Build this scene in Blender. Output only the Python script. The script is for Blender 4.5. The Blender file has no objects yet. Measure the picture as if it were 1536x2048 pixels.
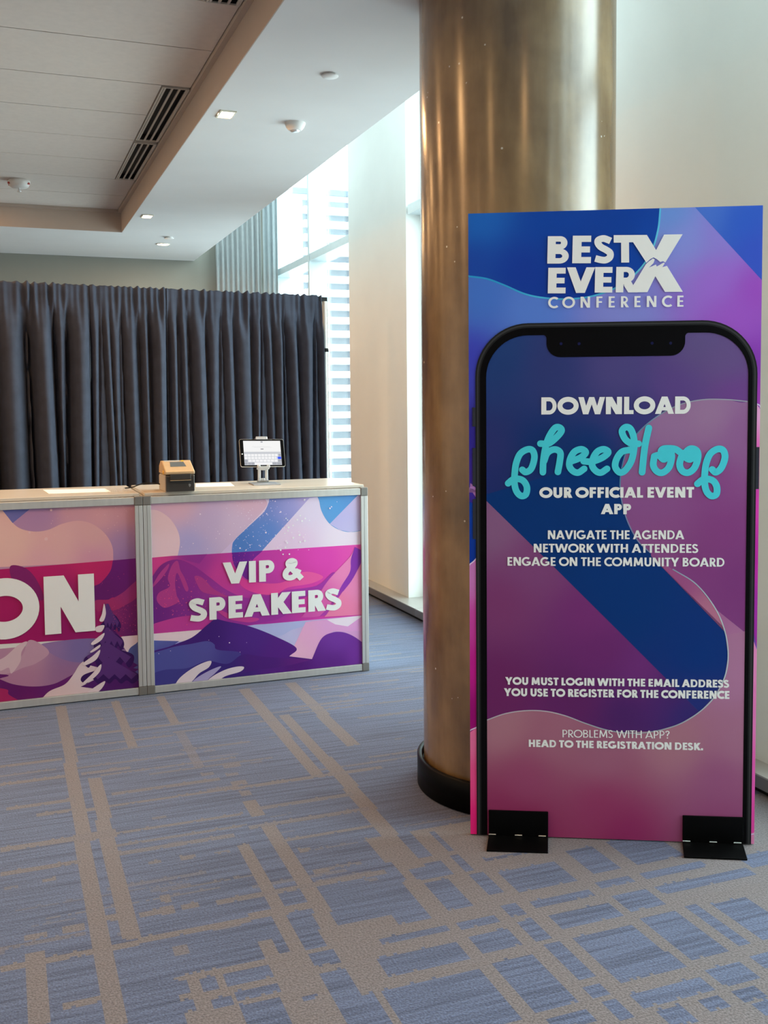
import bpy, math, random
import numpy as np
from mathutils import Vector

random.seed(7)
rng = np.random.default_rng(11)
SC = bpy.context.scene
COL = SC.collection
PI = math.pi

# ------------------------------------------------------------------ camera
YAW, PITCH, ROLL, FPX, PPX, PPY, EYE = .363713, -.0613, -.0089, 2015., 768., 933., 1.45
IW, IH = 1536, 2048
_f = np.array([math.sin(YAW) * math.cos(PITCH), math.cos(YAW) * math.cos(PITCH), math.sin(PITCH)])
_r = np.array([math.cos(YAW), -math.sin(YAW), 0.])
_u = np.cross(_r, _f)
_c, _s = math.cos(ROLL), math.sin(ROLL)
CM = np.array([_c * _r + _s * _u, -_s * _r + _c * _u, _f])
EYEP = np.array([0, 0, EYE])
cd = bpy.data.cameras.new('camera')
cam = bpy.data.objects.new('camera', cd)
COL.objects.link(cam)
cd.sensor_fit = 'VERTICAL'
cd.sensor_height = 36.0
cd.lens = FPX / IH * 36.0
cd.shift_x = 0.0
cd.shift_y = (PPY - IH / 2) / IH
cd.clip_start, cd.clip_end = .05, 2000
from mathutils import Matrix
cam.matrix_world = Matrix([[CM[0][0], CM[1][0], -CM[2][0], 0], [CM[0][1], CM[1][1], -CM[2][1], 0],
                           [CM[0][2], CM[1][2], -CM[2][2], EYE], [0, 0, 0, 1]])
SC.camera = cam


def ray(x, y):
    return np.array([(x - PPX) / FPX, -(y - PPY) / FPX, 1.]) @ CM


def onz(x, y, z=0.):
    d = ray(x, y)
    return EYEP + d * (z - EYE) / d[2]


def onX(x, y, X):
    d = ray(x, y)
    return EYEP + d * X / d[0]


def onY(x, y, Y):
    d = ray(x, y)
    return EYEP + d * Y / d[1]


# ------------------------------------------------------------------ render look, world, lights
SC.view_settings.view_transform = 'Standard'
SC.view_settings.look = 'None'
SC.view_settings.gamma = 1
SC.view_settings.use_curve_mapping = False
SC.view_settings.exposure = 0.24
SC.cycles.max_bounces = 9
SC.cycles.diffuse_bounces = 5
SC.cycles.glossy_bounces = 4
SC.cycles.transparent_max_bounces = 16
SC.cycles.caustics_reflective = False
SC.cycles.caustics_refractive = False
SC.cycles.sample_clamp_indirect = 6

SKY = 10.0
world = bpy.data.worlds.new('overcast_sky')
SC.world = world
world.use_nodes = True
wn = world.node_tree.nodes
wl = world.node_tree.links
bg = wn['Background']
tc = wn.new('ShaderNodeTexCoord')
sx = wn.new('ShaderNodeSeparateXYZ')
wl.new(tc.outputs['Generated'], sx.inputs[0])
rp = wn.new('ShaderNodeValToRGB')
rp.color_ramp.elements[0].position = .44
rp.color_ramp.elements[0].color = (.50, .56, .60, 1)
rp.color_ramp.elements[1].position = .56
rp.color_ramp.elements[1].color = (.86, .97, 1., 1)
mp = wn.new('ShaderNodeMapRange')
mp.inputs['From Min'].default_value = -1
mp.inputs['From Max'].default_value = 1
wl.new(sx.outputs['Z'], mp.inputs['Value'])
wl.new(mp.outputs[0], rp.inputs[0])
wl.new(rp.outputs[0], bg.inputs[0])
bg.inputs[1].default_value = SKY

WARM = (1., .54, .22)
LAMP_W = 17.0


def lamp(name, x, y, z, power, size=.12, color=WARM, spread=PI):
    d = bpy.data.lights.new(name, 'AREA')
    d.shape = 'DISK'
    d.size = size
    d.energy = power
    d.color = color
    d.spread = spread
    o = bpy.data.objects.new(name, d)
    COL.objects.link(o)
    o.location = (x, y, z)
    return o


SOF = 2.93        # soffit height
COF = 3.115       # tile ceiling in the coffer
WX = 2.68         # inner face of the window wall
GX = 2.85         # glass plane
BACK = 10.39      # far wall
FRONT = -6.0      # wall behind the camera
LEFT = -7.0
for yy, k in ((8.07, 1.), (5.154, 1.), (1.5, .25)):
    lamp('downlight_lamp', 1.12, yy, SOF - .004, LAMP_W * k, .085)
lamp('downlight_lamp', 1.44, 9.397, SOF - .006, LAMP_W * .6, .09)
for xx in (-.75, -3.2, -5.6):
    for yy, k in ((8.6, 1.2), (6.9, 1.2), (5.15, 1.2), (3.4, 1.1), (1.65, .55)):
        lamp('downlight_lamp', xx, yy, COF - .004, LAMP_W * k, .10)
# sky portals in the window openings (they only steer the sampling of the sky)
for (y0, y1) in ((7.80, 10.3), (4.08, 6.57), (.36, 2.84), (-3.36, -.88)):
    d = bpy.data.lights.new('sky_portal', 'AREA')
    d.shape = 'RECTANGLE'
    d.size = 4.2
    d.size_y = y1 - y0
    d.cycles.is_portal = True
    o = bpy.data.objects.new('sky_portal', d)
    COL.objects.link(o)
    o.location = (GX + .06, (y0 + y1) / 2, 2.2)
    o.rotation_euler = (0, PI / 2, 0)


# ------------------------------------------------------------------ materials
def lin(c):
    return tuple((x / 255 / 12.92) if x / 255 <= .04045 else ((x / 255 + .055) / 1.055) ** 2.4 for x in c)


def mat(name, col, rough=.5, metal=0., spec=.5, noise=0., nscale=8., bump=0., bscale=60., coat=0., stretch=None,
        emit=None, estr=0., trans=0.):
    m = bpy.data.materials.new(name)
    m.use_nodes = True
    n, l = m.node_tree.nodes, m.node_tree.links
    b = n['Principled BSDF']
    b.inputs['Base Color'].default_value = (*col, 1)
    b.inputs['Roughness'].default_value = rough
    b.inputs['Metallic'].default_value = metal
    b.inputs['Specular IOR Level'].default_value = spec
    b.inputs['Coat Weight'].default_value = coat
    b.inputs['Coat Roughness'].default_value = .08
    if emit:
        b.inputs['Emission Color'].default_value = (*emit, 1)
        b.inputs['Emission Strength'].default_value = estr
    if noise or bump:
        t = n.new('ShaderNodeTexCoord')
        mpn = n.new('ShaderNodeMapping')
        l.new(t.outputs['Object'], mpn.inputs[0])
        if stretch:
            mpn.inputs['Scale'].default_value = stretch
        if noise:
            nz = n.new('ShaderNodeTexNoise')
            nz.inputs['Scale'].default_value = nscale
            nz.inputs['Detail'].default_value = 5
            l.new(mpn.outputs[0], nz.inputs[0])
            r = n.new('ShaderNodeMapRange')
            r.inputs['From Min'].default_value = .3
            r.inputs['From Max'].default_value = .7
            r.inputs['To Min'].default_value = 1 - noise
            r.inputs['To Max'].default_value = 1 + noise
            l.new(nz.outputs[0], r.inputs['Value'])
            mx = n.new('ShaderNodeVectorMath')
            mx.operation = 'SCALE'
            mx.inputs[0].default_value = col
            l.new(r.outputs[0], mx.inputs['Scale'])
            l.new(mx.outputs[0], b.inputs['Base Color'])
        if bump:
            nb = n.new('ShaderNodeTexNoise')
            nb.inputs['Scale'].default_value = bscale
            nb.inputs['Detail'].default_value = 4
            l.new(mpn.outputs[0], nb.inputs[0])
            bp_ = n.new('ShaderNodeBump')
            bp_.inputs['Strength'].default_value = bump
            bp_.inputs['Distance'].default_value = .004
            l.new(nb.outputs[0], bp_.inputs['Height'])
            l.new(bp_.outputs[0], b.inputs['Normal'])
    return m


def blend_mat(name, samples, gain=1.0, power=1.6, soft=.004, rough=.45):
    """printed colour that flows between sample points given as (u, v, sRGB) in the object's own x/z plane"""
    m = bpy.data.materials.new(name)
    m.use_nodes = True
    n, l = m.node_tree.nodes, m.node_tree.links
    b = n['Principled BSDF']
    b.inputs['Roughness'].default_value = rough
    b.inputs['Specular IOR Level'].default_value = .18
    t = n.new('ShaderNodeTexCoord')
    fl = n.new('ShaderNodeVectorMath')
    fl.operation = 'MULTIPLY'
    fl.inputs[1].default_value = (1, 0, 1)
    l.new(t.outputs['Object'], fl.inputs[0])
    acc = wacc = None
    for (u, v, c) in samples:
        c = tuple(min(.97, x * gain) for x in lin(c))
        d = n.new('ShaderNodeVectorMath')
        d.operation = 'SUBTRACT'
        d.inputs[1].default_value = (u, 0, v)
        l.new(fl.outputs[0], d.inputs[0])
        q = n.new('ShaderNodeVectorMath')
        q.operation = 'DOT_PRODUCT'
        l.new(d.outputs[0], q.inputs[0])
        l.new(d.outputs[0], q.inputs[1])
        a = n.new('ShaderNodeMath')
        a.operation = 'ADD'
        a.inputs[1].default_value = soft
        l.new(q.outputs['Value'], a.inputs[0])
        p = n.new('ShaderNodeMath')
        p.operation = 'POWER'
        p.inputs[1].default_value = -power
        l.new(a.outputs[0], p.inputs[0])
        s = n.new('ShaderNodeVectorMath')
        s.operation = 'SCALE'
        s.inputs[0].default_value = c
        l.new(p.outputs[0], s.inputs['Scale'])
        if acc is None:
            acc, wacc = s.outputs[0], p.outputs[0]
        else:
            x = n.new('ShaderNodeVectorMath')
            x.operation = 'ADD'
            l.new(acc, x.inputs[0])
            l.new(s.outputs[0], x.inputs[1])
            y = n.new('ShaderNodeMath')
            y.operation = 'ADD'
            l.new(wacc, y.inputs[0])
            l.new(p.outputs[0], y.inputs[1])
            acc, wacc = x.outputs[0], y.outputs[0]
    iv = n.new('ShaderNodeMath')
    iv.operation = 'DIVIDE'
    iv.inputs[0].default_value = 1
    l.new(wacc, iv.inputs[1])
    o = n.new('ShaderNodeVectorMath')
    o.operation = 'SCALE'
    l.new(acc, o.inputs[0])
    l.new(iv.outputs[0], o.inputs['Scale'])
    l.new(o.outputs[0], b.inputs['Base Color'])
    return m


M = {}
M['soffit'] = mat('white_ceiling_paint', (.74, .73, .72), .8, noise=.02, nscale=3)
M['coffer'] = mat('ceiling_tile', (.70, .63, .57), .85, noise=.03, nscale=30, bump=.05, bscale=200)
M['cofferside'] = mat('coffer_side_paint', (.52, .43, .365), .8, noise=.02, nscale=5)
M['joint'] = mat('tile_joint', (.12, .11, .10), .9)
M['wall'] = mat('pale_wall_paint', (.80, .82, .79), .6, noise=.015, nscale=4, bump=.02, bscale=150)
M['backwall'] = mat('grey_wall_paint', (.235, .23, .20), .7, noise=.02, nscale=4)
M['frame'] = mat('satin_window_frame', (.62, .70, .72), .35, metal=.25, noise=.02, nscale=20)
M['ledge'] = mat('satin_metal_ledge', (.46, .45, .43), .35, metal=.5, noise=.03, nscale=25, stretch=(1, .05, 1))
M['ledgeface'] = mat('dark_ledge_face', (.20, .19, .20), .4, metal=.4, noise=.05, nscale=10)
M['black'] = mat('matte_black', (.005, .005, .006), .5, spec=.2, noise=.2, nscale=20)
M['blackgloss'] = mat('black_powder_coat', (.0018, .0018, .002), .4, spec=.09, noise=.2, nscale=40)
M['alu'] = mat('brushed_aluminium', (.66, .65, .63), .40, metal=.5, noise=.05, nscale=40, stretch=(1, 1, .05))
M['corner'] = mat('grey_corner_block', (.23, .215, .20), .5, metal=.3, noise=.05, nscale=30)
M['top'] = mat('cream_laminate', (.70, .64, .56), .22, noise=.02, nscale=6)
M['paper'] = mat('white_paper', (.88, .88, .86), .7, noise=.01, nscale=9)
M['white'] = mat('white_plastic', (.82, .81, .79), .4, noise=.01, nscale=9)
M['steel'] = mat('silver_stand_metal', (.74, .74, .75), .3, metal=.7, noise=.03, nscale=50)
M['chrome'] = mat('worn_chrome', (.6, .6, .55), .2, metal=1., noise=.1, nscale=80)
M['letter'] = mat('white_print', (.94, .94, .94), .5, spec=.2, noise=.005, nscale=30)
M['drape'] = mat('charcoal_drape_cloth', (.044, .050, .074), .8, spec=.25, noise=.12, nscale=14, bump=.15, bscale=400)
M['sheer'] = mat('pale_curtain_cloth', (.30, .325, .33), .85, noise=.04, nscale=20, bump=.1, bscale=300)
M['sheer2'] = mat('blue_grey_curtain_cloth', (.38, .44, .46), .85, noise=.04, nscale=20)
M['lamp'] = mat('lamp_diffuser', (.9, .9, .85), .5, emit=(1., .86, .62), estr=6.0, noise=.01)
M['trimwhite'] = mat('white_lamp_trim', (.80, .76, .62), .5, noise=.02, nscale=40)
M['detector'] = mat('white_detector_plastic', (.72, .69, .66), .5, noise=.02, nscale=40)
M['red'] = mat('red_marking', (.45, .05, .04), .5, noise=.02, nscale=40)
M['dark'] = mat('dark_slot', (.012, .012, .012), .7, noise=.1, nscale=20)
M['vent'] = mat('vent_metal', (.60, .56, .50), .5, noise=.03, nscale=40)


# ------------------------------------------------------------------ mesh builder
class MB:
    def __init__(s):
        s.v, s.f, s.m, s.mats, s.smooth = [], [], [], [], []

    def mi(s, m):
        if m not in s.mats:
            s.mats.append(m)
        return s.mats.index(m)

    def add(s, verts, faces, m, smooth=False):
        k = len(s.v)
        s.v += [tuple(map(float, p)) for p in verts]
        i = s.mi(m)
        for f in faces:
            s.f.append([k + j for j in f])
            s.m.append(i)
            s.smooth.append(smooth)

    def box(s, x0, x1, y0, y1, z0, z1, m):
        v = [(x, y, z) for z in (z0, z1) for y in (y0, y1) for x in (x0, x1)]
        s.add(v, [(0, 2, 3, 1), (4, 5, 7, 6), (0, 1, 5, 4), (2, 6, 7, 3), (0, 4, 6, 2), (1, 3, 7, 5)], m)

    def prism(s, pts, a0, a1, m, axis='y'):
        """pts in a plane, extruded along axis from a0 to a1"""
        n = len(pts)
        if axis == 'y':
            P = [(p[0], a0, p[1]) for p in pts] + [(p[0], a1, p[1]) for p in pts]
        elif axis == 'z':
            P = [(p[0], p[1], a0) for p in pts] + [(p[0], p[1], a1) for p in pts]
        else:
            P = [(a0, p[0], p[1]) for p in pts] + [(a1, p[0], p[1]) for p in pts]
        F = [tuple(range(n)), tuple(range(2 * n - 1, n - 1, -1))]
        for i in range(n):
            j = (i + 1) % n
            F.append((j, i, n + i, n + j))
        s.add(P, F, m)

    def lathe(s, prof, c, m, seg=48, smooth=True, axis='z'):
        """prof: list of (r, h) from one end to the other"""
        V, F = [], []
        for (r, h) in prof:
            for k in range(seg):
                a = 2 * PI * k / seg
                p = (r * math.cos(a), r * math.sin(a), h)
                if axis == 'y':
                    p = (p[0], p[2], p[1])
                if axis == 'x':
                    p = (p[2], p[0], p[1])
                V.append((c[0] + p[0], c[1] + p[1], c[2] + p[2]))
        for i in range(len(prof) - 1):
            for k in range(seg):
                k2 = (k + 1) % seg
                F.append((i * seg + k, i * seg + k2, (i + 1) * seg + k2, (i + 1) * seg + k))
        s.add(V, F, m, smooth)
        if prof[0][0] > 1e-6:
            s.add(V[:seg], [tuple(range(seg - 1, -1, -1))], m)
        if prof[-1][0] > 1e-6:
            s.add(V[-seg:], [tuple(range(seg))], m)

    def tube(s, path, r, m, seg=10):
        P = [Vector(p) for p in path]
        V, F = [], []
        for i, p in enumerate(P):
            t = (P[min(i + 1, len(P) - 1)] - P[max(i - 1, 0)]).normalized()
            a = t.orthogonal().normalized() if i == 0 else (a - t * a.dot(t)).normalized()
            b = t.cross(a)
            for k in range(seg):
                q = p + r * (math.cos(2 * PI * k / seg) * a + math.sin(2 * PI * k / seg) * b)
                V.append(tuple(q))
        for i in range(len(P) - 1):
            for k in range(seg):
                k2 = (k + 1) % seg
                F.append((i * seg + k, i * seg + k2, (i + 1) * seg + k2, (i + 1) * seg + k))
        F += [tuple(range(seg - 1, -1, -1)), tuple(range((len(P) - 1) * seg, len(P) * seg))]
        s.add(V, F, m, True)

    def build(s, name, parent=None, bevel=0.):
        me = bpy.data.meshes.new(name)
        me.from_pydata(s.v, [], s.f)
        for m in s.mats:
            me.materials.append(m)
        me.polygons.foreach_set('material_index', s.m)
        me.polygons.foreach_set('use_smooth', s.smooth)
        me.update()
        o = bpy.data.objects.new(name, me)
        COL.objects.link(o)
        if parent is not None:
            o.parent = parent
        if bevel:
            b = o.modifiers.new('bevel', 'BEVEL')
            b.width = bevel
            b.segments = 2
            b.limit_method = 'ANGLE'
            b.angle_limit = .6
        return o


def empty(name, loc, rz=0.):
    o = bpy.data.objects.new(name, None)
    COL.objects.link(o)
    o.location = loc
    o.rotation_euler = (0, 0, rz)
    o.empty_display_size = .1
    return o


def tag(o, label, cat, group=None):
    o['label'] = label
    o['category'] = cat
    if group:
        o['group'] = group
    return o


def struct(o):
    o['kind'] = 'structure'
    return o


def copy_tree(o, parent=None):
    c = o.copy()
    COL.objects.link(c)
    c.parent = parent
    for ch in list(o.children):
        copy_tree(ch, c)
    return c


# ------------------------------------------------------------------ 2D shapes
def catmull(P, n=10, closed=False):
    P = [np.array(p, float) for p in P]
    out = []
    N = len(P)
    for i in range(N if closed else N - 1):
        p1, p2 = P[i], P[(i + 1) % N]
        p0 = P[i - 1] if (closed or i > 0) else 2 * p1 - p2
        p3 = P[(i + 2) % N] if (closed or i + 2 < N) else 2 * p2 - p1
        d = max(1e-9, np.linalg.norm(p2 - p1))
        for k in range(n):
            t = k / n
            out.append(.5 * ((2 * p1) + (-p0 + p2) * t + (2 * p0 - 5 * p1 + 4 * p2 - p3) * t * t + (-p0 + 3 * p1 - 3 * p2 + p3) * t ** 3))
    if not closed:
        out.append(P[-1])
    return out


def soft_closed(P, n=8):
    """closed outline: smooth through the points, sharp where a point is given twice"""
    N = len(P)
    sharp = [i for i in range(N) if tuple(P[i]) == tuple(P[(i + 1) % N])]
    if not sharp:
        return catmull(P, n, True)
    k = (sharp[0] + 1) % N
    Q = P[k:] + P[:k]
    segs, cur = [], [Q[0]]
    for p in Q[1:]:
        if tuple(p) == tuple(cur[-1]):
            segs.append(cur)
            cur = [p]
        else:
            cur.append(p)
    segs.append(cur)
    out = []
    for sg in segs:
        if len(sg) == 1:
            out.append(np.array(sg[0], float))
        else:
            out += catmull(sg, n)
    res = [out[0]]
    for p in out[1:]:
        if np.linalg.norm(p - res[-1]) > 1e-6:
            res.append(p)
    if np.linalg.norm(res[0] - res[-1]) < 1e-6:
        res.pop()
    return res


def ribbon(path, w, caps=False):
    """left/right outline of a stroke along path"""
    P = [np.array(p, float) for p in path]
    L, R_ = [], []
    for i, p in enumerate(P):
        a, b = P[max(i - 1, 0)], P[min(i + 1, len(P) - 1)]
        t = b - a
        t = t / max(1e-9, np.linalg.norm(t))
        nrm = np.array([-t[1], t[0]])
        L.append(p + nrm * w / 2)
        R_.append(p - nrm * w / 2)
    return L, R_


def arc(cx, cy, rx, ry, a0, a1, n=20):
    return [(cx + rx * math.cos(math.radians(a0 + (a1 - a0) * k / n)), cy + ry * math.sin(math.radians(a0 + (a1 - a0) * k / n))) for k in range(n + 1)]


def glyph(ch, w):
    """(advance, polygons, strokes) of a bold geometric capital, cap height 1"""
    P, S = [], []
    h = w * .80
    ww = max(.94, 1 + (w - .2) * 2.0)

    def bar(x0, x1, y0, y1):
        P.append([(x0, y0), (x1, y0), (x1, y1), (x0, y1)])

    def dia(x0, y0, x1, y1, k=1.12):
        P.append([(x0 - w * k / 2, y0), (x0 + w * k / 2, y0), (x1 + w * k / 2, y1), (x1 - w * k / 2, y1)])

    g = .07
    if ch == ' ':
        return .30, P, S
    if ch in 'BDEFHIKLMNPRU':
        x = g
    if ch == 'A':
        W = .92 * ww
        dia(w * .56, 0, W / 2, 1)
        dia(W - w * .56, 0, W / 2, 1)
        bar(W * .25, W * .75, .2, .2 + h * .85)
        return W, P, S
    if ch == 'B':
        W = .64 * ww
        bar(g, g + w, 0, 1)
        S.append(([(g + w * .5, 1 - h / 2)] + arc(W - .25, .755, .25 - w / 2, .245 - h / 2, 90, -90) + [(g + w * .5, .755 - .245 + h / 2)], h))
        S.append(([(g + w * .5, .55 - h / 2 + .0)] + arc(W - .26, .275, .29 - w / 2 + .02, .275 - h / 2, 90, -90) + [(g + w * .5, h / 2)], h))
        return W + .09, P, S
    if ch == 'C':
        W = .78 * ww
        S.append((arc(.5 * ww, .5, .5 * ww - w / 2, .52 - w / 2, 48, 312, 30), w))
        return W, P, S
    if ch == 'D':
        W = .80 * ww
        bar(g, g + w, 0, 1)
        S.append(([(g + w * .5, 1 - h / 2)] + arc(W - .42, .5, .42 - w / 2 + .04, .5 - h / 2, 90, -90, 28) + [(g + w * .5, h / 2)], h))
        return W + .08, P, S
    if ch in 'EF':
        W = .56 * ww
        bar(g, g + w, 0, 1)
        bar(g + w * .5, W, 1 - h, 1)
        bar(g + w * .5, W - .03, .5 - h * .48, .5 + h * .48)
        if ch == 'E':
            bar(g + w * .5, W + .01, 0, h)
        return W + .06, P, S
    if ch == 'G':
        S.append((arc(.5 * ww, .5, .5 * ww - w / 2, .52 - w / 2, 48, 325, 32), w))
        bar(.52 * ww, .94 * ww, .5 - h * .9, .5)
        bar(.94 * ww - w, .94 * ww, .14, .5)
        return 1.0 * ww, P, S
    if ch == 'H':
        W = .78 * ww
        bar(g, g + w, 0, 1)
        bar(W - w, W, 0, 1)
        bar(g + w * .5, W - w * .5, .5 - h / 2, .5 + h / 2)
        return W + g, P, S
    if ch == 'I':
        bar(g, g + w, 0, 1)
        return w + 2 * g, P, S
    if ch == 'K':
        W = .76 * ww
        bar(g, g + w, 0, 1)
        dia(g + w * .9, .45, W - w * .55, 1, 1.3)
        dia(g + w * 1.1, .58, W - w * .5 + .02, 0, 1.3)
        return W + .0, P, S
    if ch == 'L':
        W = .52 * ww
        bar(g, g + w, 0, 1)
        bar(g + w * .5, W, 0, h)
        return W + .03, P, S
    if ch == 'M':
        W = 1.02 * ww
        dia(g + w * .5, 0, g + w * .5 + .07, 1, 1.0)
        dia(W - w * .5, 0, W - w * .5 - .07, 1, 1.0)
        dia(g + w * .5 + .07, 1, (W + g) / 2, .12, 1.05)
        dia(W - w * .5 - .07, 1, (W + g) / 2, .12, 1.05)
        return W + g, P, S
    if ch == 'N':
        W = .84 * ww
        bar(g, g + w, 0, 1)
        bar(W - w, W, 0, 1)
        dia(g + w * .62, 1, W - w * .62, 0, 1.25)
        return W + g, P, S
    if ch == 'O':
        S.append((arc(.52 * ww, .5, .52 * ww - w / 2, .52 - w / 2, 0, 360, 48), w))
        return 1.04 * ww, P, S
    if ch in 'PR':
        W = .64 * ww
        bar(g, g + w, 0, 1)
        S.append(([(g + w * .5, 1 - h / 2)] + arc(W - .30, .69, .30 - w / 2 + .01, .31 - h / 2, 90, -90) + [(g + w * .5, .38 + h / 2)], h))
        if ch == 'R':
            dia(g + w * 1.35, .45, W - w * .45 + .05, 0, 1.22)
            return W + .07, P, S
        return W + .04, P, S
    if ch == 'S':
        W = .60 * ww
        k = w * .86
        S.append((catmull([(W * .84, .80), (W * .70, .935 - k / 2 + .03), (W * .47, 1.015 - k / 2), (W * .22, .90 - k / 4), (W * .19, .73), (W * .34, .585), (W * .62, .475), (W * .83, .36), (W * .82, .20), (W * .62, .03 + k / 2 * .6), (W * .38, -.015 + k / 2), (W * .08, .10 + k / 4)], 5), k))
        return W + .05, P, S
    if ch == 'T':
        W = .62 * ww
        bar(W / 2 - w / 2, W / 2 + w / 2, 0, 1)
        bar(.02, W - .02, 1 - h, 1)
        return W, P, S
    if ch == 'U':
        W = .76 * ww
        S.append(([(g + w / 2, 1)] + arc((W + g) / 2, .36, (W - g) / 2 - w / 2, .38 - w / 2, 180, 360, 24) + [(W - w / 2, 1)], w))
        return W + g, P, S
    if ch == 'V':
        W = .88 * ww
        dia(w * .56, 1, W / 2, 0)
        dia(W - w * .56, 1, W / 2, 0)
        return W, P, S
    if ch == 'W':
        W = 1.30 * ww
        dia(w * .53, 1, W * .28, 0, 1.08)
        dia(W * .5, 1, W * .28, 0, 1.0)
        dia(W * .5, 1, W * .72, 0, 1.0)
        dia(W - w * .53, 1, W * .72, 0, 1.08)
        return W, P, S
    if ch == 'Y':
        W = .84 * ww
        bar(W / 2 - w / 2, W / 2 + w / 2, 0, .46)
        dia(w * .6, 1, W / 2, .40, 1.2)
        dia(W - w * .6, 1, W / 2, .40, 1.2)
        return W, P, S
    if ch == '&':
        c = catmull([(.86, .02), (.62, .30), (.33, .63), (.26, .78), (.33, .88), (.44, .9), (.54, .84), (.53, .72), (.40, .60), (.20, .45), (.13, .28), (.18, .15), (.33, .10), (.50, .15), (.64, .30), (.74, .48)], 6)
        S.append((c, w * .86))
        return .92, P, S
    if ch == '?':
        c = catmull([(.10, .78), (.16, .90), (.28, .95), (.41, .90), (.46, .76), (.40, .62), (.30, .52), (.28, .30)], 6)
        S.append((c, w))
        bar(.28 - w * .55, .28 + w * .55, 0, w * 1.1)
        return .55, P, S
    if ch == '.':
        bar(g, g + w, 0, w)
        return w + 2 * g, P, S
    raise ValueError(ch)


def put_text(mb, text, p0, p1, cap, w, m, y, track=0.0):
    """text in the x/z plane from baseline point p0 to p1 (local u, v), at depth y (towards the viewer is -y)"""
    p0, p1 = np.array(p0, float), np.array(p1, float)
    items, x = [], 0.
    for k, ch in enumerate(text):
        adv, P, S = glyph(ch, w)
        items.append((x, P, S))
        x += adv + (track if k < len(text) - 1 else 0)
    lo, hi = .07, x - .05
    if text[0] in 'AOVWYCGTS':
        lo = 0.
    d = (p1 - p0) / (hi - lo)
    up = np.array([-d[1], d[0]])
    up = up / np.linalg.norm(up) * cap
    lift = [0.]

    def T(gx, gy, dz=0.):
        q = p0 + d * (gx - lo) + up * gy
        return (q[0], y - lift[0] - dz, q[1])
    for (ox, P, S) in items:
        lift[0] = 0.
        for poly in P:
            mb.add([T(ox + a, b) for a, b in poly], [tuple(range(len(poly)))], m)
            lift[0] += 1.2e-5
        for path, sw in S:
            L, R_ = ribbon(path, sw)
            closed = np.linalg.norm(np.array(path[0]) - np.array(path[-1])) < 1e-6
            if closed:
                t = np.array(path[1]) - np.array(path[-2])
                t /= np.linalg.norm(t)
                nn = np.array([-t[1], t[0]]) * sw / 2
                L[0] = L[-1] = np.array(path[0]) + nn
                R_[0] = R_[-1] = np.array(path[0]) - nn
            n = len(L)
            V = [T(ox + L[i][0], L[i][1], 0 if closed else 8e-6 * i / n) for i in range(n)] + [T(ox + R_[i][0], R_[i][1], 0 if closed else 8e-6 * i / n) for i in range(n)]
            mb.add(V, [(i, n + i, n + i + 1, i + 1) for i in range(n - 1)], m)
            lift[0] += 1.2e-5


def put_stroke(mb, path, w, m, y, ramp=6e-5):
    """round-ended stroke in the x/z plane; it climbs very slightly so that crossings do not coincide"""
    L, R_ = ribbon(path, w)
    n = len(L)
    P = [np.array(p, float) for p in path]

    def cap(p, q, sgn):
        t = (p - q) / max(1e-9, np.linalg.norm(p - q))
        a0 = math.atan2(t[1], t[0])
        return [p + w / 2 * np.array([math.cos(a0 + a), math.sin(a0 + a)]) for a in np.linspace(-PI / 2, PI / 2, 9)]
    V = [(L[i][0], y - ramp * i / n, L[i][1]) for i in range(n)] + [(R_[i][0], y - ramp * i / n, R_[i][1]) for i in range(n)]
    mb.add(V, [(i, n + i, n + i + 1, i + 1) for i in range(n - 1)], m)
    mb.add([(q[0], y, q[1]) for q in cap(P[0], P[1], 1)], [tuple(range(9))], m)
    mb.add([(q[0], y - ramp, q[1]) for q in cap(P[-1], P[-2], 1)], [tuple(range(9))], m)


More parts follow.
